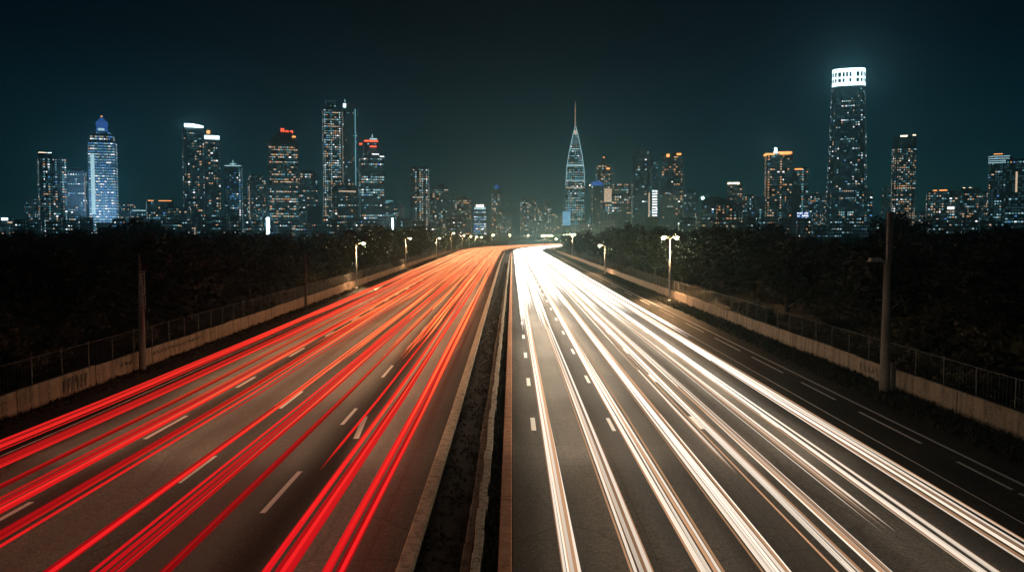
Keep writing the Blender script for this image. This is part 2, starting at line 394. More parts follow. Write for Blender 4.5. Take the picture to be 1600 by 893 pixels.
def scrawl(root, X, y0, y1, side, n, z0=.22, z1=.85):
    """unreadable sprayed strokes: flat paint 4 mm proud of the panel"""
    mb = MB(); rnd = random.Random(int(y0*10))
    def quad(ya, za, yb, zb, w):
        d = Vector((yb-ya, zb-za)).normalized(); p = Vector((-d.y, d.x))*w/2
        vs = []
        for (yy, zz, s) in ((ya,za,1),(yb,zb,1),(yb,zb,-1),(ya,za,-1)):
            Y = yy+p.x*s; Z = zz+p.y*s; vs.append((path(X, Y) + side*(.04*Z/1.02) - side*.028 , Y, Z))
        mb.add(vs, [(0,1,2,3)])
    w = (y1-y0)/n
    for i in range(n):
        a = y0+i*w
        for k in range(rnd.choice((2,3))):
            quad(a+rnd.uniform(0,.5)*w, rnd.uniform(z0,z0+.15), a+rnd.uniform(.2,.8)*w, rnd.uniform(z1-.15,z1), .10)
        if rnd.random() < .7: quad(a+.1*w, rnd.uniform(z0,z1), a+.8*w, rnd.uniform(z0,z1), .08)
    mb.build('graffiti', M['graffiti'], root)
scrawl(WL, -22.25, 44.2, 47.0, -1, 6, .1, .9); scrawl(WL, -22.25, 56, 66, -1, 15, .5, .72); scrawl(WL, -22.25, 51, 53, -1, 3, .4,.7)
scrawl(WR, 20.0, 47.5, 51.5, 1, 7, .3, .8)

def fence(X, label, side, y0, y1, gaps=()):
    root = tag(empty('wire_fence'), label, 'fence')
    post = MB(); post.tube([(0,0,0),(0,0,1.62)], .024, 6); pm = post.build('post', M['fence_wire']); me = pm.data; bpy.data.objects.remove(pm)
    y = y0; c = 0; wires = MB(); rail = MB(); P = []; rnd = random.Random(int(abs(X)))
    far = MB()
    while y < y1:
        x = path(X, y)
        if c < 98: put('post', me, root, (x, y, 0.7), (1,1,rnd.uniform(.9,1.05)), (rnd.uniform(-.03,.03), rnd.uniform(-.03,.03), 0))
        else: far.tube([(x,y,.7),(x,y,2.3)], .035, 5)
        P.append((x, y)); y += 3.0 if y < 150 else 5.0; c += 1
    for i in range(len(P)-1):
        (xa, ya), (xb, yb) = P[i], P[i+1]
        if any(a < ya < b for a, b in gaps): continue
        rail.tube([(xa,ya,2.24),(xb,yb,2.24)], .014, 5)
        n = 10 if ya < 150 else 6
        for k in range(n):
            t = k/n; x, yy = xa+(xb-xa)*t, ya+(yb-ya)*t; r = .005 if ya < 90 else .014
            wires.add([(x,yy-r,.98),(x,yy+r,.98),(x,yy+r,2.24),(x,yy-r,2.24),(x+r,yy,.98),(x+r,yy,2.24)], [(0,1,2,3),(0,4,5,3)])
    rail.build('rail', M['fence_wire'], root); tag(wires.build('mesh_wire', M['fence_wire'], root), kind='stuff')
    if far.v: tag(far.build('post_run', M['steel'], root), kind='stuff')
fence(-22.62, 'thin wire fence on steel posts behind the wall of the red carriageway', -1, 30, 420)
fence(20.38, 'thin wire fence on steel posts behind the wall of the white carriageway', 1, 24, 420, ((66,72),))

# ------------------------------------------------------------------ light trails
def lerp(a, b, t): return tuple(x+(y-x)*t for x, y in zip(a, b))
def ramp(keys, y):
    if y <= keys[0][0]: return keys[0][1]
    for (a, ca), (b, cb) in zip(keys, keys[1:]):
        if y <= b: return lerp(ca, cb, (y-a)/(b-a))
    return keys[-1][1]
RED = [(18,(.72,.010,.013)),(32,(.92,.026,.018)),(46,(1.25,.13,.045)),(80,(1.6,.31,.095)),(160,(1.8,.42,.14)),(300,(2.2,.75,.3))]
WHITE = [(18,(1.0,.82,.65)),(32,(1.35,1.13,.92)),(50,(2.0,1.75,1.45)),(100,(2.8,2.45,2.05)),(220,(3.2,2.8,2.3)),(400,(3.4,2.9,2.4))]
DEEP = [(18,(.56,.006,.010)),(60,(1.0,.035,.022)),(120,(1.4,.12,.05)),(300,(2.0,.55,.22))]
AMBER = [(18,(.52,.27,.14)),(60,(.9,.52,.3)),(150,(3,2.1,1.4)),(400,(6,5,3.8))]
def strand(parent, X, z, w, keys, y0, y1, gain, rnd, wander=.05, flat=.5):
    mb = MB(); Y = ys(y0, y1); n = 6; vs = []; fs = []; cols = []
    ph = rnd.uniform(0, 6.28); fr = rnd.uniform(.02, .05)
    for i, y in enumerate(Y):
        x = path(X + wander*math.sin(ph+fr*y), y); r = w/2
        f = min(1.0, (y-y0)/max(4, .45*(y0-30))+.12) if y0 > 0 else 1.0
        r *= f; g_ = gain*(.3+.7*f)*(1+.12*math.sin(ph*2+y*.11))
        c = ramp(keys, y)
        for k in range(n):
            t = 2*math.pi*k/n; vs.append((x+math.cos(t)*r, y, z+math.sin(t)*r*flat + .03*math.sin(ph+y*.07)))
            cols.append((c[0]*g_, c[1]*g_, c[2]*g_, 1))
        if i:
            for k in range(n): fs.append(((i-1)*n+k, (i-1)*n+(k+1)%n, i*n+(k+1)%n, i*n+k))
    fs.append(tuple(range(n))); fs.append(tuple(range((len(Y)-1)*n, len(Y)*n))[::-1])
    mb.add(vs, fs, 0, cols)
    return mb.build('strand', M['trail'], parent)
def trail(X, width, n, keys, label, y0=-12, y1=900, z=.66, gain=1.0, seed=0, group=None, edge=None, thick=(.04,.11)):
    rnd = random.Random(seed*31+int(abs(X)*100))
    root = tag(empty('light_trail', (0,0,0)), label, 'light trail', group)
    for i in range(n):
        u = (i+.5)/n-.5 if n > 1 else 0
        k = keys; gn = gain*rnd.uniform(.5, 1.2)
        if edge and (i in (0, n-1) or rnd.random() < .2): k = edge
        strand(root, X+u*width+rnd.uniform(-.02,.02), z+rnd.uniform(-.07,.07), rnd.uniform(*thick), k, y0+ (rnd.uniform(0,1.5) if y0 > 0 else 0), y1, gn, rnd)
    return root
TG_W = 'white headlight trails'; TG_R = 'red tail light trails'
WT = [(1.27,.46,8,-12,'white light trail nearest the reddish coping wall'),
      (2.86,.42,8,-12,'second white light trail from the coping wall'),
      (4.36,.50,9,-12,'third white light trail from the coping wall'),
      (5.82,.62,9,-12,'fourth white light trail from the coping wall, just before the short one'),
      (6.92,.16,3,27.3,'thin white light trail that stops short between two broad ones'),
      (7.52,.60,9,-12,'broad white light trail just right of the thin short one'),
      (8.15,.34,5,-12,'white light trail close along the right side of a broad trail'),
      (9.42,.34,6,21.3,'white light trail ending in a blunt hooked tip near the lower right'),
      (10.35,.62,10,-12,'second white light trail from the outer road edge'),
      (12.0,.66,10,-12,'outermost bright white light trail beside the empty lane')]
for i, (X, w, n, y0, lab) in enumerate(WT):
    trail(X, w, n, WHITE, lab, y0, seed=i, edge=AMBER, group=TG_W)
RT = [(-3.72,0.17,4,-12,'red light trail nearest the median kerb'),
      (-4.02,0.17,4,-12,'red light trail close beside the one nearest the kerb'),
      (-4.92,0.35,5,-12,'broad bright red light trail, third out from the kerb'),
      (-5.32,0.17,3,-12,'narrow red light trail hugging the left side of a broad bright one'),
      (-6.0,0.05,1,26.5,'hair thin red light trail that starts beside white dashes'),
      (-7.5,0.15,3,-12,'faint red light trail beside the big worn white dash'),
      (-8.55,0.12,3,-12,'thin red light trail of a close pair near the bottom dash'),
      (-8.95,0.17,3,-12,'broader red light trail of a close pair near the bottom dash'),
      (-9.95,0.21,4,-12,'smooth orange red light trail in mid carriageway'),
      (-11.5,0.05,1,33,'hair thin red light trail fading out in mid carriageway'),
      (-12.1,0.25,4,-12,'bright lower red light trail of a broad double band'),
      (-12.5,0.27,4,-12,'darker upper red light trail of a broad double band'),
      (-13.65,0.32,5,-12,'broad red light trail just left of the long white dash'),
      (-14.0,0.12,3,-12,'narrow dark red light trail along a broad one by the long dash'),
      (-14.9,0.18,4,-12,'dim red light trail in the outer half of the carriageway'),
      (-16.0,0.18,4,-12,'red light trail of the outer lane, second band from the wall'),
      (-16.35,0.17,3,-12,'darker red light trail along the second band from the wall'),
      (-17.55,0.17,4,-12,'lower red light trail of the band nearest the wall'),
      (-17.95,0.18,3,-12,'outermost red light trail nearest the barrier wall')]
for i, (X, w, n, y0, lab) in enumerate(RT):
    gn = .55 if ('dark' in lab or 'faint' in lab or 'dim' in lab) else 1.0
    trail(X, w, n, DEEP if X < -15.5 else RED, lab, y0, seed=50+i, edge=DEEP, z=.75, gain=gn, group=TG_R, thick=(.06,.15))
# trails that begin further up the road
rnd = random.Random(5)
for i in range(60):
    X = rnd.uniform(.9, 13.2); y0 = rnd.uniform(60, 240)
    trail(X, .6, 4, WHITE, 'short white light trail merging into the glow up the road', y0, seed=100+i, group='white trails in the far glow', thick=(.07,.2))
for i in range(100):
    X = rnd.uniform(-18.4, -3.5); y0 = rnd.uniform(48, 200)
    trail(X, .35, 2, DEEP if i % 3 == 0 else RED, 'short orange light trail merging into the glow up the road', y0, seed=200+i, z=.75, group='orange trails in the far glow', thick=(.08,.2), gain=rnd.uniform(.7,1.3))

# added unseen strip lamps facing down over each lane, standing in for headlight spill
TR = {o['label']: o for o in bpy.data.objects if o.get('group') in (TG_W, TG_R)}
def lane_fill(lanes, host, col, keys, outer, sgn):
    Y = [-20, 20, 32, 45, 60, 80, 105, 140, 180, 240, 320, 420]
    for X in lanes:
        for ya, yb in zip(Y, Y[1:]):
            xa, xb = path(X, ya), path(X, yb); L = math.hypot(xb-xa, yb-ya)
            li = bpy.data.lights.new('headlight_fill', 'AREA'); li.shape = 'RECTANGLE'; li.size = 2.6; li.size_y = L
            li.color = lerp((col[0], col[1]*1.24, col[2]*1.55) if sgn > 0 else (1.0,.78,.54), col, min(1, max(0, ((ya+yb)/2-22)/60))); li.energy = ramp(keys, (ya+yb)/2)[0]*math.pi*2.6*L*1.4
            lo = bpy.data.objects.new('headlight_fill', li); COL.objects.link(lo); lo.parent = host
            lo.location = ((xa+xb)/2, (ya+yb)/2, .95)
            lo.rotation_euler = Matrix.Rotation(-math.atan2(xb-xa, yb-ya), 4, 'Z').to_euler()
            if X == outer: lo.rotation_euler.y = sgn*R(16)
            if X == lanes[0]: lo.rotation_euler.y = -sgn*R(24)
lane_fill((-4.8, -9.0, -12.6, -16.2), TR[RT[0][4]], (1.0,.54,.27), [(10,(.2,)),(24,(.33,)),(38,(1.2,)),(60,(2.3,)),(90,(3.2,)),(200,(4.5,))], -16.2, 1)
lane_fill((2.0, 5.1, 8.4, 11.2), TR[WT[0][4]], (1.0,.80,.58), [(10,(.2,)),(26,(.34,)),(45,(1.7,)),(80,(4.2,)),(130,(7,)),(220,(16.0,))], 11.2, -1)

# ------------------------------------------------------------------ street lamps
def lamp(x, y, h, label, double=False, power=900, toward=-1, lit=True):
    LAMPS.append((x, y))
    root = tag(empty('street_lamp', (x, y, 0)), label, 'street lamp', 'street lamps along the carriageways')
    p = MB(); p.tube([(0,0,-.06),(0,0,.35)], [.2,.19], 10); p.tube([(0,0,.35),(0,0,h-.15)], [.12,.07], 10); p.build('pole', M['steel'], root, True)
    q_ = .6 if double else .85
    for s in ((-q_, q_) if double else (toward*q_,)):
        a = MB(); a.tube([(0,0,h-.25),(s*.35,0,h-.02),(s*.95,0,h+.10)], [.05,.045,.04], 8); a.build('arm', M['steel'], root, True)
        hd = MB(); x0 = s*.9
        vs = []
        for (dx, hw, zt, zb) in ((0,.10,.14,.06),(.25,.17,.19,.05),(.6,.17,.20,.06),(.8,.09,.17,.10)):
            X = x0+s*dx; vs += [(X,-hw,h+zb),(X,hw,h+zb),(X,hw*.8,h+zt),(X,-hw*.8,h+zt)]
        fs = [(0,1,2,3),(15,14,13,12)]
        for i in range(3):
            for k in range(4): fs.append((4*i+k, 4*i+(k+1)%4, 4*i+4+(k+1)%4, 4*i+4+k))
        hd.add(vs, fs); head = hd.build('lamp_head', M['steel'], root)
        ln = MB(); ln.tube([(x0+s*.40,0,h+.05),(x0+s*.40,0,h-.02),(x0+s*.40,0,h-.13),(x0+s*.40,0,h-.2)], [.22,.22,.17,.06], 10); ln.build('lens', L_LAMP, head)
        li = bpy.data.lights.new('lamp_light', 'SPOT'); li.energy = power; li.color = (1.0,.62,.32); li.spot_size = R(110); li.spot_blend = .7; li.shadow_soft_size = .15
        lo = bpy.data.objects.new('lamp_light', li); COL.objects.link(lo); lo.parent = head; lo.location = (x0+s*.4, 0, h-.28)
    return root
LP = 5500; LAMPS = []
for px, py, top, dbl, lab in ((557,452,380,False,'street lamp nearest the camera on the red side, lit'),
        (634,420,372,False,'second lit street lamp up the red side'), (682,403,372,False,'third street lamp up the red side'),
        (705,396,364,False,'fourth lit street lamp up the red side'), (722,391,368,False,'fifth street lamp up the red side'),
        (733,388.6,369,False,'sixth small street lamp up the red side'), (742,387,370,False,'seventh small street lamp up the red side'), (750,386,370,False,'farthest small street lamp up the red side')):
    g_ = ground(px, py); lamp(g_.x, g_.y, zat(top, g_.y), lab, dbl, LP, 1)
for px, py, top, dbl, lab in ((1046,472,371,True,'tall double armed street lamp on the white side, brightest'),
        (945,428,383,False,'single street lamp left of the tall double armed one'), (894,405,366,True,'double armed street lamp with Y arms farther up the white side'),
        (872,391,373,False,'small street lamp at the bend of the white side'), (860,388,368,True,'double street lamp in the glow at the bend'), (849,386,368,True,'farthest double street lamp in the glow')):
    g_ = ground(px, py); lamp(g_.x, g_.y, zat(top, g_.y), lab, dbl, LP, -1)

for k in range(6):
    yk = 600+k*62
    lamp(path(-19.5, 420)-bend(420)+bend(yk)-2-k*.8, yk, 8.4, 'one of the tiny lit street lamps strung out beyond the bend', False, LP, 1)
    lamp(rx(20.6, 420)+bend(yk)-bend(420)+k*.5, yk+20, 8.6, 'one of the tiny lit street lamps strung out beyond the bend', True, LP, -1)
for o in bpy.data.objects:
    if o.get('label', '').startswith('one of the tiny lit'): o['group'] = 'tiny street lamps beyond the bend'
# ------------------------------------------------------------------ unlit poles
g_ = ground(1382, 612)
po = tag(empty('concrete_pole', tuple(g_)), 'tall tapered concrete pole by the wall of the white carriageway with an unlit side arm', 'pole')
H = zat(331, g_.y)
mb = MB(); mb.tube([(0,0,-.06),(0,0,1.2),(0,0,H-2.6)], [.27,.25,.17], 10); mb.build('shaft', M['pole_conc'], po, True)
mb = MB(); mb.box(-.05,.2,-.12,.12,H-2.6,H); mb.build('upper_box', M['dark_steel'], po)
mb = MB(); mb.tube([(.03,-.16,.6),(.03,-.16,H-.1)], .03, 6); mb.build('conduit', M['rust'], po)
mb = MB(); mb.box(-.95,-.12,-.2,.2,H-2.52,H-2.45); mb.box(-.9,-.35,-.15,.15,H-2.448,H-2.33); mb.build('side_arm', M['steel'], po)
mb = MB(); mb.box(.34,.52,-.12,.12,-.06,1.5); mb.build('cable_box', M['rust'], po)
g_ = ground(223, 577)
po = tag(empty('steel_mast', tuple(g_)), 'tall pole by the wall of the red carriageway with a ladder shaped panel', 'pole')
H = zat(395, g_.y)
mb = MB(); mb.tube([(0,0,-.06),(0,0,3.4),(0,0,5.9)], [.21,.17,.11], 10); mb.build('shaft', M['pole_conc'], po, True)
mb = MB(); mb.tube([(-.04,0,5.9),(-.06,0,H)], [.07,.05], 8); mb.build('top_tube', M['rust'], po, True)
lad = MB()
for x in (.06,.30): lad.tube([(x,-.14,3.6),(x-.02,-.14,5.95)], .022, 6)
for k in range(13): lad.box(.05,.31,-.155,-.125,3.7+k*.18,3.745+k*.18)
lad.build('ladder_panel', M['steel'], po)
mb = MB()
for z in (3.7, 4.9, 5.8): mb.box(-.17,.20,-.17,.17,z,z+.05)
mb.build('bracket', M['rust'], po)
g_ = ground(478, 481)
po = tag(empty('timber_pole', tuple(g_)), 'thin timber utility pole with a small crossbar left of the first lamp', 'pole')
H = zat(398, g_.y)
mb = MB(); mb.tube([(0,0,-.06),(0,0,H)], [.16,.10], 8); mb.build('shaft', M['wood'], po, True)
mb = MB(); mb.box(-.5,.5,-.05,.05,H-.55,H-.43); mb.build('crossbar', M['wood'], po)
for x in (-.42,.42):
    mb = MB(); mb.tube([(x,0,H-.43),(x,0,H-.25)], [.05,.03], 6); mb.build('insulator', M['steel'], po)

# ------------------------------------------------------------------ trees and shrubs
def crown_mesh(name, seed, n_clump, per, rx_, rz_, zc, leaf, m, lobes=5):
    rnd = random.Random(seed); mb = MB()
    L = [(rnd.gauss(0,.42)*rx_, rnd.gauss(0,.42)*rx_, zc+rnd.uniform(-.55,.6)*rz_, rnd.uniform(.4,.75)) for _ in range(lobes)] + [(0,0,zc,.8)]
    for c in range(n_clump):
        lx_, ly_, lz_, s = rnd.choice(L)
        while True:
            p = Vector((rnd.uniform(-1,1), rnd.uniform(-1,1), rnd.uniform(-1,1)))
            if .45 < p.length < 1: break
        p = Vector((lx_+p.x*rx_*s, ly_+p.y*rx_*s, lz_+p.z*rz_*s))
        if p.z < .4: p.z = .4+rnd.random()
        for k in range(per):
            q = p+Vector((rnd.gauss(0,.28), rnd.gauss(0,.28), rnd.gauss(0,.22)))*leaf*3
            a = Vector((rnd.gauss(0,1), rnd.gauss(0,1), rnd.gauss(0,.6))).normalized(); b = a.cross(Vector((rnd.gauss(0,1), rnd.gauss(0,1), rnd.gauss(0,1)))).normalized()
            s_ = leaf*rnd.uniform(.6,1.4)
            mb.add([q-a*s_, q+b*s_*.5, q+a*s_, q-b*s_*.5], [(0,1,2,3)])
    o = mb.build(name, m); return o
def make_tree(seed, wide):
    rnd = random.Random(seed); root = empty('tree')
    t = MB(); t.tube([(0,0,-.3),(.1,0,2.2),(.0,.15,4.5),(.1,.1,7)], [.26,.2,.14,.05], 7)
    for k in range(7):
        a = rnd.uniform(0,6.28); z = rnd.uniform(1.8,5); l_ = rnd.uniform(1.6,3)
        t.tube([(.05,.05,z),(math.cos(a)*l_*.5,math.sin(a)*l_*.5,z+.8),(math.cos(a)*l_,math.sin(a)*l_,z+2)], [.1,.06,.02], 5)
    t.build('trunk', M['bark'], root, True)
    c = crown_mesh('crown', seed, 330, 9, wide, 3.6, 5.6, .24, M['leaf'], 7); c.parent = root
    return root
PROT = [make_tree(s, w) for s, w in ((11,3.0),(12,3.6),(13,2.6),(14,4.0),(15,3.2))]
LTOP = [(-300,360),(0,358),(100,355),(150,353),(200,350),(240,352),(300,358),(400,355),(440,358),(480,362),(560,352),(640,346),(700,356),(760,364),(800,370)]
RTOP = [(860,366),(880,362),(950,352),(990,346),(1040,352),(1090,352),(1120,349),(1190,352),(1250,364),(1330,364),(1375,356),(1420,356),(1450,360),(1560,350),(1700,352)]
def prof(T, px):
    if px <= T[0][0]: return T[0][1]
    for (a, ya), (b, yb) in zip(T, T[1:]):
        if px <= b: return ya+(yb-ya)*(px-a)/(b-a)
    return T[-1][1]
used = set(); rnd = random.Random(21); ntree = 0
def plant(x, y, side):
    global ntree
    if any(math.hypot(x-lx0, y-ly0) < 8.5 for lx0, ly0 in LAMPS): return
    px = CX+F*x/y; T = LTOP if side < 0 else RTOP
    ytop = prof(T, px)+rnd.uniform(-1, 14)*(1 if y < 300 else .6)
    h = max(4.5, zat(ytop, y)); h = min(h, 21)
    if y < 110: h = min(h, 9.0)
    i = rnd.randrange(len(PROT))
    if i in used: o = copy_tree(PROT[i])
    else: o = PROT[i]; used.add(i)
    s = h/9.6; o.location = (x, y, -.05); o.rotation_euler = (0,0,rnd.uniform(0,6.28)); o.scale = (s*rnd.uniform(.95,1.35),)*2+(s,)
    tag(o, 'dark leafy tree in the unlit belt beside the road and below the city', 'tree', 'trees of the dark belt')
    ntree += 1
for side in (-1, 1):
    y = 62.0
    while y < 640:
        edge = abs(path(-22.6 if side < 0 else 20.4, y)) if y < 420 else abs(path(-22.6 if side < 0 else 20.4, 420))
        if side > 0 and y > 420: edge = path(20.4, y)
        lo = edge+2.5; hi = .60*y+8
        step = 6.6 + y*.027
        x = lo+rnd.uniform(0,2.5)
        while x < hi:
            plant(side*x, y+rnd.uniform(-3,3), side); x += step*rnd.uniform(.9,1.5)
        y += 10+y*.085
for k in range(16): plant(rnd.uniform(-60,-22)+k*3, 760+rnd.uniform(0,60), -1) if k < 8 else plant(path(24, 760)+ (k-8)*8, 720+rnd.uniform(0,80), 1)
def landmark(px, top, Y):
    global ntree
    p = at(px, HORIZON, Y); h = zat(top, Y); i = rnd.randrange(len(PROT)); o = copy_tree(PROT[i]); s = h/9.6
    o.location = (p.x, Y, -.05); o.rotation_euler = (0,0,rnd.uniform(0,6.28)); o.scale = (s,s,s); ntree += 1
    tag(o, 'tall dark tree crown rising over the belt against the city lights', 'tree', 'taller trees rising over the belt')
for q in ((205,334,260),(235,338,300),(180,346,240),(585,346,330),(655,347,360),(990,345,300),(960,350,280),(1130,346,260),(1195,341,300),(1216,346,280),(1385,333,230),(1410,327,240),(1432,336,260),(1560,344,300)): landmark(*q)
print('trees', ntree)
SP = []
for s in (31,32,33):
    r_ = empty('shrub'); c = crown_mesh('foliage', s, 150, 8, 1.1, .7, .85, .09, M['shrub'], 4); c.parent = r_
    t = MB()
    for k in range(6):
        a = k*1.05; t.tube([(0,0,-.1),(math.cos(a)*.5,math.sin(a)*.5,.9),(math.cos(a)*.8,math.sin(a)*.8,1.5)], [.03,.02,.01], 4)
    t.build('stem', M['bark'], r_); SP.append(r_)
used2 = set()
for side in (-1, 1):
    for k in range(110):
        y = 34+k*4.6+rnd.uniform(-1.5,1.5); X = (23.8 if side < 0 else 21.6)+rnd.uniform(0,2.6); big = 1
        if k >= 40: y = 42+(k-40)*1.9+rnd.uniform(-3,3); X += rnd.uniform(2, .36*y); big = rnd.uniform(1.3,2.2)
        x = path(side*X, y)
        if any(math.hypot(x-a, y-c) < 3.2 for a, c in LAMPS): continue
        i = rnd.randrange(3)
        if i in used2: o = copy_tree(SP[i])
        else: o = SP[i]; used2.add(i)
        s = rnd.uniform(.8,1.5) if side > 0 and 40 < y < 75 else rnd.uniform(.5,1.15)
        o.location = (x, y, 0); o.rotation_euler = (0,0,rnd.uniform(0,6.28)); o.scale = (s*1.25*big,s*1.25*big,s*big)
        tag(o, 'leafy brown green shrub in the dark scrub behind the %s' % ('wall beside the red trails' if side < 0 else 'wall beside the white trails'), 'shrub', 'shrubs behind the wall beside the %s trails' % ('red' if side < 0 else 'white'))

# ------------------------------------------------------------------ the city
def rect(w, d): return [(-w/2,-d/2),(w/2,-d/2),(w/2,d/2),(-w/2,d/2)]
def chamf(w, d, c): return [(-w/2+c,-d/2),(w/2-c,-d/2),(w/2,-d/2+c),(w/2,d/2-c),(w/2-c,d/2),(-w/2+c,d/2),(-w/2,d/2-c),(-w/2,-d/2+c)]
def oval(w, d, n=16, p=2.6):
    r = []
    for k in range(n):
        t = 2*math.pi*(k+.5)/n-math.pi/2; c, s = math.cos(t), math.sin(t)
        r.append((w/2*math.copysign(abs(c)**(2/p), c), d/2*math.copysign(abs(s)**(2/p), s)))
    return r
def sc(prof_, z):
    if z <= prof_[0][0]: return prof_[0][1]
    for (a, sa), (b, sb) in zip(prof_, prof_[1:]):
        if z <= b: return sa+(sb-sa)*(z-a)/(b-a)
    return prof_[-1][1]
def loft(name, foot, prof_, m, parent, dx=0, dy=0):
    mb = MB(); n = len(foot); vs = []; fs = []
    for (z, s) in prof_: vs += [(x*s+dx, y*s+dy, z) for x, y in foot]
    for i in range(len(prof_)-1):
        for k in range(n): fs.append((i*n+k, i*n+(k+1)%n, (i+1)*n+(k+1)%n, (i+1)*n+k))
    fs.append(tuple(range(n))[::-1]); fs.append(tuple(range((len(prof_)-1)*n, len(prof_)*n)))
    mb.add(vs, fs); return mb.build(name, m, parent)
wq = MB(); wq.box(-.5,.5,-.06,.06,-.5,.5); wo = wq.build('window', WIN[0]); WQ = {}
for i, wm in enumerate(WIN):
    me = wo.data.copy(); me.materials.clear(); me.materials.append(wm); me.name = 'window'; WQ[i] = me
bpy.data.objects.remove(wo)
def windows(root, foot, prof_, z0, z1, dens, pal, rz=0, fl=3.4, pitch=2.9, ww=2.3, wh=1.6, pattern='scatter', dx=0, dy=0, seed=1, split=0, cols=None):
    """lit rooms, and unlit panes with a faint glow put in: slim panes on the facade; the `split` largest are parts of their own, the rest one part"""
    rnd = random.Random(seed); mb = MB(); n = len(foot); items = []
    cr, sr = math.cos(rz), math.sin(rz)
    for k in range(n):
        (xa, ya), (xb, yb) = foot[k], foot[(k+1) % n]
        ex, ey = xb-xa, yb-ya; nx, ny = ey, -ex; L0 = math.hypot(ex, ey); nx /= L0; ny /= L0
        if (sr*nx+cr*ny) > .35: continue               # faces away from the road
        nc = max(1, int(L0*.94/pitch))
        cold = [rnd.random() for _ in range(nc)]
        z = z0+fl*.5
        while z < z1-1:
            s = sc(prof_, z); L = L0*s; rowr = rnd.random()
            clus = rnd.random()
            for c in range(nc):
                t = (c+.5)/nc*.94+.03
                p = dens
                if pattern == 'cols': p = dens*(2.8 if cold[c] > .68 else .4)
                elif pattern == 'rows': p = .85 if rowr < dens else dens*.35
                elif pattern == 'full': p = .93 if rowr > .12 else .4
                elif pattern == 'scatter': p = dens*(1.9 if clus > .6 else .7)
                if cols and any(a <= t <= b for a, b in cols): p = .92
                faint = rnd.random() > p
                if faint and rnd.random() > .55: continue
                x = (xa+ex*t)*s+dx+nx*.12; y = (ya+ey*t)*s+dy+ny*.12
                mi = 7 if faint else rnd.choices(range(7), pal)[0]
                w_ = ww*s*rnd.uniform(.55,1.25); h_ = wh*rnd.uniform(.75,1.15)
                items.append((w_*h_*(.01 if faint else 1), x, y, z, math.atan2(ey, ex), w_, h_, mi))
            z += fl
    items.sort(reverse=True)
    for (a, x, y, z, r, w_, h_, mi) in items[:split]:
        put('window', WQ[mi], root, (x,y,z), (w_,1,h_), (0,0,r))
    for (a, x, y, z, r, w_, h_, mi) in items[split:]:
        ux, uy = math.cos(r)*w_/2, math.sin(r)*w_/2; ox, oy = math.sin(r)*.05, -math.cos(r)*.05
        mb.add([(x-ux+ox,y-uy+oy,z-h_/2),(x+ux+ox,y+uy+oy,z-h_/2),(x+ux+ox,y+uy+oy,z+h_/2),(x-ux+ox,y-uy+oy,z+h_/2),
                (x-ux-ox,y-uy-oy,z-h_/2),(x+ux-ox,y+uy-oy,z-h_/2),(x+ux-ox,y+uy-oy,z+h_/2),(x-ux-ox,y-uy-oy,z+h_/2)],
               [(0,1,2,3),(0,3,7,4),(1,5,6,2),(3,2,6,7),(0,4,5,1)], mi)
    if mb.f: tag(mb.build('lit_and_glow_panes', WIN, root), kind='stuff')
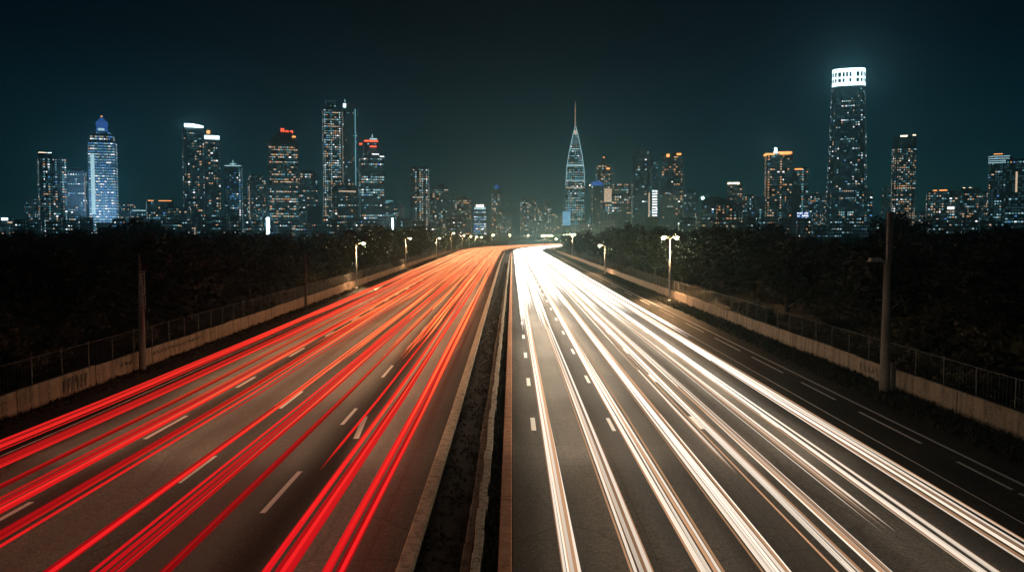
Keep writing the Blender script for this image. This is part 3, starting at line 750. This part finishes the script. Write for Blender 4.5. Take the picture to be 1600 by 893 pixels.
#            warm amber cool teal blue white dim
PW = (4,1.6,1.6,2.4,0,.4,2.6); PC = (1,.3,4,5,.6,1,1); PM = (2.2,.8,2.6,3.6,.4,.6,2); PB = (.5,.1,4,4,5,2,0); PA = (3,4,.5,.5,0,.3,2)
class B:
    """one building: body lofts, windows and roof parts in metres from pixel measurements at its own distance"""
    def __init__(s, name, x0, x1, ytop, Y, label, cat='tower', rz=0.0, deep=.8):
        s.Y = Y; s.cx = at((x0+x1)/2, HORIZON, Y).x; az = math.atan2(s.cx, Y); s.k = Y/F*math.cos(az); W_ = (x1-x0)*s.k
        a = abs(rz); s.w = W_/(math.cos(a)+deep*math.sin(a)); s.d = s.w*deep; s.rz = rz
        s.h = zat(ytop, Y); s.px0 = (x0+x1)/2; s.seed = int(x0*7+ytop)
        s.root = tag(empty(name, (s.cx+math.sin(az)*s.d/2, Y+math.cos(az)*s.d/2, 0), rz-az), label, cat)
    def z(s, py): return zat(py, s.Y)
    def x(s, px): return (px-s.px0)*s.k
    def body(s, foot=None, prof_=None, m='glass', dens=.2, pal=PM, name='body', win=True, top=None, dx=0, dy=0, z0=0, **kw):
        foot = foot or rect(s.w, s.d); top = top or s.h
        prof_ = prof_ or [(z0,1),(top,1)]
        b = loft(name, foot, prof_, M[m], s.root, dx, dy)
        if win:
            s.seed += 3; windows(s.root, foot, prof_, max(z0+3, 6), prof_[-1][0], dens, pal, s.rz, dx=dx, dy=dy, seed=s.seed, **kw)
        return s
    def box(s, name, px0, px1, py0, py1, m, d=None, y=0.0):
        """a box given by its pixel extents, centred on depth y"""
        d = d or s.d; mb = MB(); mb.box(s.x(px0), s.x(px1), y-d/2, y+d/2, s.z(py1), s.z(py0)); mb.build(name, m if not isinstance(m, str) else M[m], s.root); return s
    def front(s, name, px0, px1, py0, py1, m, t=.5):
        mb = MB(); mb.box(s.x(px0), s.x(px1), -s.d/2-t-.2, -s.d/2-.2, s.z(py1), s.z(py0)); mb.build(name, m, s.root); return s
    def mast(s, px, py0, py1, r=.6, m='rust', name='mast'):
        mb = MB(); mb.tube([(s.x(px),0,s.z(py1)),(s.x(px),0,s.z(py0))], [r, r*.3], 6); mb.build(name, M[m] if isinstance(m, str) else m, s.root); return s
    def bulb(s, px, py, r, m=L_STAR, name='beacon'):
        mb = MB(); mb.tube([(s.x(px),0,s.z(py)-r),(s.x(px),0,s.z(py)-.4*r),(s.x(px),0,s.z(py)+.4*r),(s.x(px),0,s.z(py)+r)], [.3*r,r,r,.3*r], 8); mb.build(name, m, s.root); return s
    def roof(s, frac=.5, h=4, m='roof'):
        mb = MB(); mb.box(-s.w*frac/2, s.w*frac/2, -s.d*frac/2, s.d*frac/2, s.h, s.h+h); mb.build('roof_plant', M[m], s.root); return s

# --- left of the road
b = B('apartment_tower', 61, 108, 246, 1250, 'stepped dark apartment tower with warm scattered windows, leftmost tall one', rz=.12)
b.body(top=b.z(246), m='conc_f', dens=.26, pal=PM, pattern='cols', split=60).box('parapet', 63, 84, 239, 246, 'conc_f', b.d*.8).box('roof_light', 64, 76, 237.5, 239, L_WARM, 6).box('roof_light', 78, 84, 237.5, 239, L_WHITE, 6)
b = B('apartment_tower', 107, 138, 267, 1300, 'dim narrow tower close on the left of the blue lit tower', rz=-.1)
b.body(m='conc_f', dens=.16, pal=PC, pattern='rows').roof(.6, 5).front('edge_strip', 135, 136.5, 275, 330, WIN[6])
b = B('blue_tower', 140, 187, 222, 1300, 'blue floodlit tower with a domed top, brightest on the left', rz=-.08, deep=.85)
b.body(top=b.z(222), m='conc_f', dens=.9, pal=PB, pattern='full', fl=3.9, ww=3.0, wh=1.3, pitch=2.9, split=90)
b.body(foot=rect(b.w*.84, b.d*.84), z0=b.z(222), top=b.z(212), m='conc_f', dens=.7, pal=(2,1,3,2,3,1,0), name='setback', pattern='full')
b.body(foot=rect(b.w*.62, b.d*.62), z0=b.z(212), top=b.z(205), m='conc_f', dens=.5, pal=PB, name='setback')
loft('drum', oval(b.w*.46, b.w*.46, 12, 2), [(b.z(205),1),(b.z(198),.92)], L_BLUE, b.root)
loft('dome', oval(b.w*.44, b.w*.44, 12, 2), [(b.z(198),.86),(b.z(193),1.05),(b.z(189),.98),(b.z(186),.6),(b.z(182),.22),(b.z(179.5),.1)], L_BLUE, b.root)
b.box('drum_light', 158, 168, 199.5, 203, L_EDGE, b.w*.48).mast(163, 176, 181, 1.0).bulb(163.5, 180, 1.3, L_ORANGE)
b.front('light_strip', 146, 152, 240, 335, WIN[2], .8)
for sx in (-1, 1):       # the floodlights that wash this tower blue
    fl_ = MB(); fl_.box(sx*9-.8, sx*9+.8, -92.5, -91.5, 10.2, 11.6); fo = fl_.build('floodlight', M['dark_steel'], b.root)
    po_ = MB(); po_.tube([(sx*9,-92,-.06),(sx*9,-92,10.2)], .2, 6); po_.build('floodlight_post', M['dark_steel'], b.root)
    li = bpy.data.lights.new('flood_light', 'SPOT'); li.energy = 6.0e5; li.color = (.30,.58,1.0); li.spot_size = R(70); li.spot_blend = .6; li.shadow_soft_size = .5
    lo = bpy.data.objects.new('flood_light', li); COL.objects.link(lo); lo.parent = fo; lo.location = (sx*9,-91,12); lo.rotation_euler = (R(90+42),0,0)
b = B('high_rise', 287, 323, 197, 1200, 'large dark twin slab tower, taller half with a glowing curved crown', rz=.1)
b.body(foot=chamf(b.w, b.d, 4), top=b.z(203), m='glass', dens=.20, pal=(4,1.5,2,1.5,0,.8,2), split=80)
mb = MB(); n = 9
for i in range(n):
    x0 = -b.w*.44+b.w*.88*i/n; x1 = x0+b.w*.88/n; q = abs((i-2)/6); mb.box(x0, x1, -b.d*.46, -b.d*.40, b.z(198.6), b.z(193.2+2.6*q*q))
mb.build('crown_light', L_WHITE, b.root)
mb = MB(); mb.box(-b.w*.44, b.w*.44, -b.d*.38, b.d*.44, b.z(203), b.z(198)); mb.build('crown_wall', M['roof'], b.root)
b = B('high_rise', 317, 347, 220, 1225, 'dark slab tower with a bright white roof band, beside the taller curved crown', rz=.1)
b.body(foot=chamf(b.w, b.d, 3), top=b.z(219), m='glass', dens=.17, pal=(4,1.5,2,1.5,0,.8,2), split=60)
mb = MB(); mb.box(-b.w*.46, b.w*.46, -b.d*.47, b.d*.3, b.z(217.5), b.z(211.5)); mb.build('crown_light', L_CROWN, b.root)
mb = MB(); mb.box(-b.w*.45, b.w*.45, -b.d*.45, b.d*.28, b.z(219)+.05, b.z(217.5)-.05); mb.build('crown_base', M['roof'], b.root)
b.box('roof_light', 326, 331, 203, 208, L_ORANGE, 4).box('roof_plant', 322, 336, 208.5, 211.5, 'roof', 12)
b = B('glass_tower', 352, 381, 259, 1320, 'bluish glazed tower with a cross shaped lit mast on its roof', rz=-.12)
b.body(m='glass', dens=.36, pal=PB, pattern='cols', ww=1.8).box('roof_light', 354, 379, 258.2, 259.6, L_EDGE, b.d*1.04).mast(366, 249, 259, .9, L_EDGE).box('mast_bar', 361, 371, 254.5, 255.8, L_EDGE, 1)
b.bulb(363, 343, 2.2, L_WHITE, 'forecourt_lamp')
b = B('apartment_block', 388, 416, 276, 1400, 'round shouldered dark block between the bluish tower and the red sign tower')
b.body(foot=chamf(b.w, b.d, 5), prof_=[(0,1),(b.z(282),1),(b.z(272),.72)], m='conc_f', dens=.18, pal=PW).front('edge_strip', 390, 391.5, 288, 340, WIN[6])
b = B('office_tower', 421, 468, 224, 1250, 'warm windowed office tower with sloping shoulders and a red rooftop sign', rz=0.0, deep=.7)
b.body(top=b.z(224), m='warm_f', dens=.26, pal=PW, pattern='rows', split=90, ww=2.8)
mb = MB(); zt, zs = b.z(206), b.z(224); w = b.w/2; d = b.d/2
mb.add([(-w,-d,zs),(w,-d,zs),(w,d,zs),(-w,d,zs),(b.x(437),-d*.8,zt),(b.x(458),-d*.8,zt),(b.x(458),d*.8,zt),(b.x(437),d*.8,zt)],
       [(0,1,5,4),(1,2,6,5),(2,3,7,6),(3,0,4,7),(4,5,6,7)]); mb.build('sloped_top', M['warm_f'], b.root)
b.front('side_light', 458.5, 464, 212, 214.5, L_ORANGE)
sg = MB(); sg.box(b.x(440), b.x(460.5), -1.2, -.6, zt-.2, zt+.6); sign = sg.build('sign_rail', M['roof'], b.root)
def sign_stroke(px0, px1, py0, py1): sgm.box(b.x(px0), b.x(px1), -1.6, -1.22, b.z(py1), b.z(py0))
sgm = MB()      # a tall figure of two stacked rings, then three lower squat letters
for q in ((441,446.5,199,200.4),(441,446.5,201.8,203),(441,446.5,204.6,206),(441,442.4,200.4,201.8),(445,446.5,200.4,201.8),(441,442.4,203,204.6),(445,446.5,203,204.6)): sign_stroke(*q)
for q in ((448.5,449.9,202,206),(449.9,452,202,203.2),(449.9,452,204.2,205.2),(452.2,453.6,202.4,206),(453.6,455.4,204.8,206),(456,457.2,202,206),(457.2,459,202,203.2),(459,460.2,202,206),(457.2,459,204,205)): sign_stroke(*q)
sgm.build('sign_letters', L_RED, b.root)
b = B('apartment_block', 464, 498, 270, 1300, 'mid height dark block on the right of the red sign tower', rz=.1)
b.body(m='conc_f', dens=.2, pal=PW).roof(.7, 4).box('podium', 478, 500, 322, 368, 'conc_f', 22, -14)
b = B('high_rise', 506, 535, 170, 1350, 'very tall slim tower striped with lit floors, left of a darker twin', rz=.05, deep=.75)
b.body(top=b.z(170), m='glass', dens=.42, pal=(3,.6,3,2,.2,1,1), cols=((.02,.12),(.40,.50),(.9,.98)), ww=2.2, split=90, pattern='rows')
b.body(foot=rect(b.w*.62, b.d*.7), z0=b.z(170), top=b.z(156), m='roof', name='top_storeys', dens=.12, pal=PC, dx=-b.w*.06)
b = B('high_rise', 536, 561, 160, 1380, 'very tall dark twin tower with a lit right edge and roof beacon', rz=-.05, deep=.8)
b.body(foot=chamf(b.w, b.d, 4), top=b.z(166), m='glass', dens=.07, pal=PC, cols=None, split=40).body(foot=rect(b.w*.7, b.d*.7), z0=b.z(166), top=b.z(160), m='roof', name='top_storeys', win=False)
b.front('edge_strip', 556.5, 558, 170, 290, WIN[3]).front('top_light', 539, 543, 162, 168, L_WHITE).mast(541, 153, 160, .9, L_EDGE).front('edge_strip', 537, 537.8, 175, 300, WIN[6])
b = B('stepped_tower', 562, 602, 246, 1200, 'stepped dark tower with red roof bands and a small white lit mast', rz=.08)
b.body(top=b.z(246), m='glass', dens=.25, pal=PC, pattern='rows', split=80)
b.body(foot=rect(b.w*.62, b.d*.7), z0=b.z(246), top=b.z(220), m='glass', name='upper_storeys', dens=.08, pal=PC, dx=-b.w*.02)
b.box('red_band', 570, 591, 218.6, 221, L_RED, b.d*.74).front('red_band', 578, 588, 228, 229.8, L_RED).box('roof_plant', 577, 592, 214, 218.6, 'roof', 10).box('roof_light', 578.5, 590, 215, 217.4, L_EDGE, 11).mast(583, 207, 214, .9, L_EDGE)
b.front('light_line', 581, 592, 240, 241.6, WIN[5]).front('light_line', 593, 600, 243.4, 245, WIN[5]).front('red_light', 561.5, 566, 224, 226.5, L_RED)
b = B('office_block', 518, 561, 293, 1100, 'broad dark office block with a warm lit upper floor before the very tall pair', rz=.06)
b.body(foot=chamf(b.w, b.d, 6), m='warm_f', dens=.2, pal=PW, pattern='rows').front('light_line', 529, 556, 298, 299.6, WIN[0]).body(foot=chamf(b.w*.7, b.d*.7, 4), z0=b.h, top=b.h+6, name='upper_storeys', dens=.3, pal=PW, m='warm_f')
b = B('office_block', 505, 521, 338, 1150, 'low dark block at the foot of the very tall striped tower')
b.body(m='conc_f', dens=.2, pal=PM)
b = B('residential_tower', 641, 671, 264, 1350, 'pale residential tower with two lit vertical stripes standing alone', rz=-.06)
b.body(m='conc_f', dens=.3, pal=(3,.5,3,2,0,1,2), cols=((.55,.72),), pattern='cols', split=60).box('roof_plant', 643, 655, 259, 264, 'conc_f', 12).box('roof_plant', 659, 669, 260, 264, 'conc_f', 12)
b = B('apartment_block', 672, 706, 291, 1400, 'hump topped dark block right of the pale residential tower')
b.body(prof_=[(0,1),(b.z(302),1),(b.z(302.1),.74),(b.z(291),.70)], m='conc_f', dens=.22, pal=PW).roof(.3, 4)
b = B('apartment_block', 707, 737, 310, 1400, 'dark block with small warm windows left of the little blue crowned one')
b.body(m='warm_f', dens=.24, pal=PW).roof(.5, 4).box('roof_plant', 714, 719, 306, 310, 'roof', 6)
b = B('crown_block', 740, 760, 327, 1300, 'small blue lit block with a stepped white crown', 'building')
b.body(m='conc_f', dens=.75, pal=PB, pattern='full').box('crown_light', 741, 759, 323.5, 327, L_EDGE, b.d*.9).box('crown_light', 744, 756, 319.5, 323, L_WARM, b.d*.6)
b = B('spired_tower', 768, 784, 300, 1350, 'slim tower with a blue pointed roof near the end of the road')
b.body(m='warm_f', dens=.25, pal=PW).body(foot=rect(b.w*.72, b.d*.72), z0=b.z(300), top=b.z(294), name='setback', m='warm_f', dens=.3, pal=PW)
loft('pointed_roof', rect(b.w*.6, b.d*.6), [(b.z(294),1),(b.z(290),.5),(b.z(288),.08)], L_BLUE, b.root); b.mast(774.5, 286, 288.5, .5)

# --- right of the road
b = B('apartment_block', 812, 838, 311, 1500, 'hazy block with a scalloped roof at the end of the road')
b.body(m='warm_f', dens=.2, pal=PW).box('roof_plant', 815, 821, 307.5, 311, 'warm_f', 10).box('roof_plant', 825, 832, 307, 311, 'warm_f', 10)
b = B('apartment_block', 839, 862, 318, 1520, 'hazy block with a square rooftop box right of the scalloped one')
b.body(m='warm_f', dens=.2, pal=PW).box('roof_plant', 849, 860, 312, 318, 'warm_f', 12)
b = B('apartment_block', 862, 880, 334, 1450, 'low hazy block just left of the needle tower')
b.body(m='warm_f', dens=.22, pal=PA)
b = B('needle_tower', 882, 915, 195, 1300, 'tapering needle tower with light lined edges and a long spire', deep=1.0)
pf = [(0,1),(b.z(330),.98),(b.z(290),.90),(b.z(262),.80),(b.z(240),.62),(b.z(222),.40),(b.z(208),.22),(b.z(196),.04)]
b.body(foot=rect(b.w, b.d), prof_=pf, m='glass', dens=.8, pal=(1.2,.4,2,9,.6,.2,2), split=90)  # dense glowing teal panes put in for the pale lit face
for sx in (-1, 1):
    mb = MB(); mb.tube([(sx*(b.w/2*s+.1), -b.d/2*s-.3, z) for z, s in pf[2:]], .42, 6); mb.build('edge_light', L_EDGE, b.root)
for py in (232, 257, 259, 282, 293):
    s = sc(pf, b.z(py)); mb = MB(); mb.box(-b.w/2*s, b.w/2*s, -b.d/2*s-.9, -b.d/2*s-.25, b.z(py)-.4, b.z(py)+.4); mb.build('light_line', WIN[0] if py == 293 else L_EDGE, b.root)
mb = MB(); mb.box(-2, 2, -3.4, -2.9, b.z(212), b.z(203)); mb.build('tip_light', WIN[0], b.root)
b.mast(898.2, 156, 197, 1.3, WIN[6]).bulb(898.2, 170, .7, L_RED)  # glow put into the mast so it reads against the sky
b = B('screen_block', 878.5, 892, 329, 1000, 'small block carrying a bright blue screen in front of the needle tower', 'building')
b.body(m='roof', win=False)
sm = MB(); sm.box(-b.w*.46, b.w*.46, -b.d/2-.6, -b.d/2-.1, b.z(352), b.z(330)); sm.build('screen', L_SCREEN, b.root)
b = B('blue_roof_tower', 920.5, 944, 290, 1250, 'dark rounded tower with a deep blue curved roof')
b.body(foot=oval(b.w, b.d, 12, 3), m='glass', dens=.1, pal=PM)
loft('curved_roof', oval(b.w*.96, b.d*.96, 12, 3), [(b.z(290),1),(b.z(286),.9),(b.z(283),.55),(b.z(282),.2)], L_BLUE, b.root)
b.front('roof_light', 920.5, 922, 288, 290, L_WARM)
b = B('domed_tower', 930, 957, 276, 1350, 'stepped dome tower with a thin spire behind the deep blue roof')
b.body(foot=oval(b.w, b.d, 12, 3), top=b.z(268), m='warm_f', dens=.3, pal=PW)
b.body(foot=oval(b.w*.86, b.d*.86, 12, 3), z0=b.z(268), top=b.z(258), m='warm_f', name='setback', dens=.4, pal=PA)
loft('dome', oval(b.w*.66, b.d*.66, 12, 2), [(b.z(258),1),(b.z(253),.8),(b.z(249),.4),(b.z(247),.12)], M['warm_f'], b.root)
b.mast(943, 230, 248, .5).bulb(943, 245, 1.1, L_ORANGE).front('warm_light', 947, 952, 262, 264.5, L_ORANGE)
b = B('office_block', 944, 988, 287, 1200, 'broad office block with a warm glowing patch of floors', rz=-.05)
b.body(m='warm_f', dens=.33, pal=PW, pattern='scatter', split=60)
for i in range(7): b.front('lit_floor', 944.5, 956.5, 295+i*3, 297+i*3, WIN[0])
b = B('office_block', 955, 979, 303, 1100, 'dark block with dense small windows before the broad glowing office')
b.body(m='conc_f', dens=.33, pal=(4,1,2,1,0,1,2))
b = B('dark_tower', 987, 1015, 240, 1250, 'tall dark round topped tower with scattered cool windows')
b.body(foot=chamf(b.w, b.d, 4), prof_=[(0,1),(b.z(241),1),(b.z(237),.86),(b.z(234),.6)], m='glass', dens=.08, pal=PC, split=50)
b.front('warm_strip', 1013, 1014.6, 301, 346, WIN[0])
b = B('dark_tower', 1013, 1028, 251, 1265, 'narrow dark tower with stacked white light bars, attached right of the round topped one')
b.body(prof_=[(0,1),(b.z(258),1),(b.z(250),.75)], m='glass', dens=.12, pal=PC)
for i in range(11): b.front('light_bar', 1018.6, 1026.4, 297.5+i*4.2, 299.6+i*4.2, WIN[5])
b = B('dark_slab', 1032, 1067, 240, 1250, 'tall dark slab tower with orange lights at both roof corners', rz=0)
b.box('body', 1048, 1062, 238, 368, 'glass', b.d).box('wing', 1033.5, 1047.8, 241, 368, 'glass', b.d*.8, 2).box('wing', 1062.2, 1066, 241, 368, 'glass', b.d*.8, 2)
b.front('corner_light', 1040, 1045, 240.5, 245, L_ORANGE).front('corner_light', 1056, 1063, 239.5, 242.5, L_ORANGE)
windows(b.root, rect(b.w*.99, b.d*.86), [(0,1),(b.z(241),1)], 6, b.z(244), .10, PA, 0, seed=77, dy=-b.d*.07)
b = B('apartment_block', 1030, 1046, 278, 1150, 'plain dim block in front of the dark slab with orange corners')
b.body(m='conc_f', dens=.07, pal=PC)
b = B('apartment_block', 1068, 1090, 300, 1600, 'faint bluish block far behind, right of the orange cornered slab')
b.body(m='conc_f', dens=.12, pal=PC).roof(.5, 6)
b = B('curved_hall', 1095, 1135, 312, 1150, 'low building with a curved roof and one white corner light', 'building')
b.body(top=b.z(318), m='glass', dens=.12, pal=PC)
mb = MB(); N = 10; vs = []; fs = []
for i in range(N+1):
    t = i/N; x = -b.w/2+b.w*t; z = b.z(318-11*math.sin(math.pi*(.12+.70*t))); vs += [(x,-b.d/2,z),(x,b.d/2,z),(x,-b.d/2,b.z(318)),(x,b.d/2,b.z(318))]
    if i: k = 4*i; fs += [(k-4,k,k+1,k-3),(k-4,k-2,k+2,k),(k-3,k+1,k+3,k-1)]
mb.add(vs, fs); mb.build('curved_roof', M['roof'], b.root); b.bulb(1097, 308.5, 2.0, L_WHITE, 'corner_light')
b = B('crown_tower', 1135, 1159, 289, 1250, 'slender tower with a flat warm glowing crown')
b.body(m='warm_f', dens=.22, pal=PW).box('crown_light', 1136, 1154, 284.8, 287, L_WARM, b.d*.9).box('crown_base', 1139, 1151, 287.2, 289, 'roof', b.d*.6)
b = B('office_block', 1118, 1160, 318, 1050, 'low dark ringed block before the warm crowned tower')
b.body(foot=oval(b.w, b.d, 16, 2.4), m='warm_f', dens=.3, pal=PA, pattern='rows')
b = B('apartment_block', 1159, 1181, 303, 1350, 'plain speckled block right of the warm crowned tower')
b.body(m='conc_f', dens=.22, pal=PM)
b = B('apartment_block', 1180, 1195, 307, 1180, 'narrow ribbed block tight against the star topped tower')
b.body(m='conc_f', dens=.12, pal=PM, pattern='cols')
b = B('star_tower', 1193, 1237, 242, 1200, 'dark tower with an orange roof line and a brilliant blue white beacon', rz=.1)
b.body(m='glass', dens=.28, pal=PA, pattern='cols', split=90).box('roof_line', 1192, 1207, 239, 241, L_ORANGE, b.d*.9).box('roof_line', 1213, 1234, 236.8, 239, L_ORANGE, b.d*.9).box('red_light', 1230, 1235, 236, 239, L_RED, 6)
b.box('roof_plant', 1205, 1216, 236, 242, 'roof', 8).box('beacon', 1207.2, 1210.6, 230.5, 238, L_STAR, 3, -6)
b = B('tower', 1236, 1262, 261, 1250, 'shorter dark tower with an orange lit roof edge right of the star topped one')
b.body(m='glass', dens=.1, pal=PM, cols=((.62,.74),), split=40).box('roof_line', 1240, 1252, 263, 265, L_ORANGE, b.d*1.06).box('lower_block', 1235.5, 1249, 290, 368, 'conc_f', 12, -b.d*.5-4)
b = B('screen_block', 1244, 1264, 331, 1000, 'tapered block wrapped in a bright blue and white screen', 'building')
b.body(foot=rect(b.w*.94, b.d*.9), m='roof', win=False)
mb = MB(); zt, zb = b.z(331), b.z(355); w0, w1 = b.w*.40, b.w*.50; d0 = -b.d*.45-.2
mb.add([(-w0,d0-.5,zb),(w0,d0-.5,zb),(w1,d0-.5,zt),(-w1,d0-.5,zt),(-w0,d0,zb),(w0,d0,zb),(w1,d0,zt),(-w1,d0,zt)], [(0,1,2,3),(0,3,7,4),(1,5,6,2),(3,2,6,7),(0,4,5,1)]); mb.build('screen', L_BLUE, b.root)
mb = MB(); rq = random.Random(3)
for r in range(6):
    zz = zb+(zt-zb)*(r+.5)/6; ww_ = (w0+(w1-w0)*(r+.5)/6)*.9; x = -ww_
    while x < ww_-.5:
        l_ = rq.uniform(.5,1.6)
        if rq.random() < .75: mb.box(x, min(x+l_, ww_), d0-.72, d0-.52, zz-rq.uniform(.4,1.0), zz+rq.uniform(.4,1.0))
        x += l_+.5
mb.build('screen_glyphs', WIN[5], b.root)
b = B('skyscraper', 1288, 1354, 106, 1300, 'tallest skyscraper, tapering, with a glowing white crown', deep=.9)
T = b.z(106); pf = [(0,1),(b.z(300),.97),(b.z(200),.875),(b.z(133),.80)]
ft = oval(b.w, b.d, 20, 4.0)
b.body(foot=ft, prof_=pf, m='glass', dens=.17, pal=(1.5,.5,4,3,.3,2,2), split=96, pattern='rows')
b.front  # crown: a bright ring with two rows of dark openings
loft('crown', ft, [(b.z(133)+.3,.80),(b.z(108),.80)], L_CROWN, b.root)
loft('crown_rim', ft, [(b.z(108)+.2,.785),(b.z(105.5),.785)], L_WHITE, b.root)
op = MB()
for k in range(len(ft)):
    (xa, ya), (xb, yb) = ft[k], ft[(k+1) % len(ft)]
    ex, ey = xb-xa, yb-ya; L0 = math.hypot(ex, ey); nx, ny = ey/L0, -ex/L0
    if ny > .3: continue
    m_ = max(1, round(L0*.8/4.9))
    for c in range(m_):
        for (p0, p1, dd) in ((111.5, 118.5, 1), (121.5, 127, .6)):
            if (dd < 1 and c % 2) or (dd == 1 and c % 5 == 3): continue
            t0, t1 = (c+.2)/m_, (c+.8)/m_
            q = [((xa+ex*t)*.80+nx*.2, (ya+ey*t)*.80+ny*.2) for t in (t0, t1)]
            op.add([(q[0][0],q[0][1],b.z(p1)),(q[1][0],q[1][1],b.z(p1)),(q[1][0],q[1][1],b.z(p0)),(q[0][0],q[0][1],b.z(p0))], [(0,1,2,3)])
tag(op.build('crown_openings', M['glass'], b.root), kind='stuff')
b = B('office_block', 1336, 1363, 298, 1200, 'dark block standing against the right foot of the tallest skyscraper')
b.body(m='glass', dens=.14, pal=PC).roof(.5, 3)
b = B('podium_building', 1292, 1375, 345, 1080, 'wide low podium with bright blue white floors below the tallest skyscraper', 'building')
b.body(m='conc_f', dens=.45, pal=(.6,.2,5,4,.6,2,0), pattern='rows', fl=4.5)
b = B('crown_tower', 1390, 1429, 214, 1350, 'tall speckled tower with a short warm light line on its roof', rz=.08)
b.body(foot=chamf(b.w, b.d, 5), m='warm_f', dens=.36, pal=(4,1.5,1.5,1.5,0,.6,3), top=b.z(231), split=80)
b.body(foot=chamf(b.w, b.d, 5), z0=b.z(231), top=b.z(213), m='glass', name='crown_wall', win=False).front('crown_light', 1402, 1413, 211.4, 213.6, L_WARM).front('crown_light', 1421, 1426, 210.8, 212.4, L_WARM)
b = B('apartment_block', 1376, 1391, 292, 1450, 'faint narrow block left of the tall speckled tower')
b.body(m='conc_f', dens=.1, pal=PM)
b = B('apartment_block', 1445, 1496, 298, 1150, 'broad block with orange roof lights and a bright warm window', rz=.05)
b.body(m='conc_f', dens=.28, pal=PW).box('roof_light', 1456, 1462, 296, 298, L_ORANGE, 8).box('roof_light', 1466, 1478, 295.8, 297.6, L_ORANGE, 8).front('bright_window', 1478, 1489, 323, 327, WIN[5])
b = B('apartment_block', 1497, 1546, 299, 1250, 'broad stepped block right of the one with orange roof lights', rz=-.05)
b.body(m='conc_f', dens=.25, pal=PW).box('upper_storeys', 1500, 1530, 293, 299, 'conc_f', b.d*.7).box('roof_light', 1502, 1506, 292, 293.4, L_WARM, 4).box('roof_light', 1512, 1516, 292, 293.4, L_WARM, 4)
b = B('office_tower', 1541, 1574, 241, 1150, 'round cornered tower with bright horizontal bands under its roof')
b.body(foot=oval(b.w, b.d, 14, 3.2), m='glass', dens=.18, pal=PC, pattern='rows', split=60)
for py in (244, 247.5, 251, 254): loft('light_band', oval(b.w*1.02, b.d*1.02, 14, 3.2), [(b.z(py)-.45,1),(b.z(py)+.45,1)], WIN[2], b.root)
b.box('roof_light', 1549, 1563, 239.4, 240.9, L_ORANGE, 8)
b = B('office_tower', 1568, 1606, 248, 1080, 'dark glazed tower cut off by the picture edge at right', rz=-.06)
b.body(m='glass', dens=.16, pal=PC, pattern='rows', split=60).box('roof_plant', 1574, 1580, 243, 248, 'roof', 8).front('edge_strip', 1585, 1588, 268, 300, WIN[0])

# --- low blocks behind the tree line
LOW = [(40,62,308,1600,'dim grey block left of the leftmost tall tower'),(188,214,318,1500,'faint block with two warm lines right of the blue lit tower'),
       (204,233,327,1300,'low block with a row of white lights'),(229,272,314,1200,'low block with an orange lit roof edge'),(262,300,324,1150,'long low block left of the dark twin slab'),
       (600,632,318,1500,'low bluish block right of the stepped tower with red bands'),(782,800,330,1500,'dim block beside the slim blue pointed one'),(1084,1098,333,1300,'small low block lit cool before the curved roof'),
       (1260,1290,300,1500,'faint block behind, left of the tallest skyscraper'),(1428,1446,330,1400,'faint low block left of the broad one with orange lights'),(378,390,300,1500,'faint narrow block beside the bluish tower'),(0,34,344,1200,'low lit building at the far left edge')]
for (a, c, t, Y, lab) in LOW:
    b = B('low_block', a, c, t, Y, lab, 'building', rz=random.uniform(-.1,.1)); b.body(m='conc_f', dens=.22, pal=PM)
    if 'row of white' in lab: b.front('light_line', a+3, c-3, t+1, t+2.4, WIN[2])
    if 'orange lit' in lab: b.box('roof_light', a+3, a+12, t-1.5, t, L_ORANGE, 5).box('roof_light', a+20, a+40, t-1.5, t, L_ORANGE, 5)
    if 'far left' in lab: b.box('roof_sign', 3, 13, 340, 344, L_WHITE, 3).front('light_line', 12, 21, 346, 348.5, WIN[0])
    if 'bluish' in lab: b.front('light_line', 604, 615, 313, 315, WIN[3])
rnd = random.Random(9); k = 0
for x0 in list(range(20, 720, 26))+list(range(905, 1600, 26)):
    b = B('low_block', x0, x0+rnd.uniform(20,30), rnd.uniform(338,350), rnd.uniform(820,950), 'small dark low block peppered with lights along the tree line', 'building', rz=rnd.uniform(-.2,.2))
    b.root['group'] = 'low blocks along the tree line'
    b.body(m='conc_f', dens=.2, pal=(2,1,4,3,.6,1,2), fl=3.4, ww=1.5, wh=1.0, pitch=2.2)
# bright floodlit pylons
def pylon(px, y0, y1, Y, label, r):
    p = at(px, y1, Y); root = tag(empty('light_pylon', (p.x, Y, 0)), label, 'light pylon')
    mb = MB(); mb.tube([(0,0,-.06),(0,0,p.z)], r*.5, 8); mb.build('pole', M['steel'], root)
    mb = MB(); mb.box(-r, r, -r*.4, r*.4, p.z+.05, zat(y0, Y)); mb.build('light_column', L_STAR, root)
pylon(419, 340, 367, 520, 'brilliant blue white light column standing in the tree line under the red sign tower', .8)
pylon(613.5, 341, 358, 900, 'bright white light column right of the stepped red banded tower', .7)

# ------------------------------------------------------------------ haze
hz = MB(); hz.box(-2600, 2600, -200, 3200, -1.2, 420)
hm = bpy.data.materials.new('haze_air'); hm.use_nodes = True; n = hm.node_tree.nodes; n.clear()
o_ = n.new('ShaderNodeOutputMaterial'); pv = n.new('ShaderNodeVolumePrincipled')
pv.inputs['Color'].default_value = (0.42, 0.88, 1.0, 1); pv.inputs['Density'].default_value = 0.00045; pv.inputs['Anisotropy'].default_value = 0.88
hm.node_tree.links.new(pv.outputs[0], o_.inputs['Volume'])
tag(hz.build('haze', hm), 'thin night haze over road and city', kind='stuff')
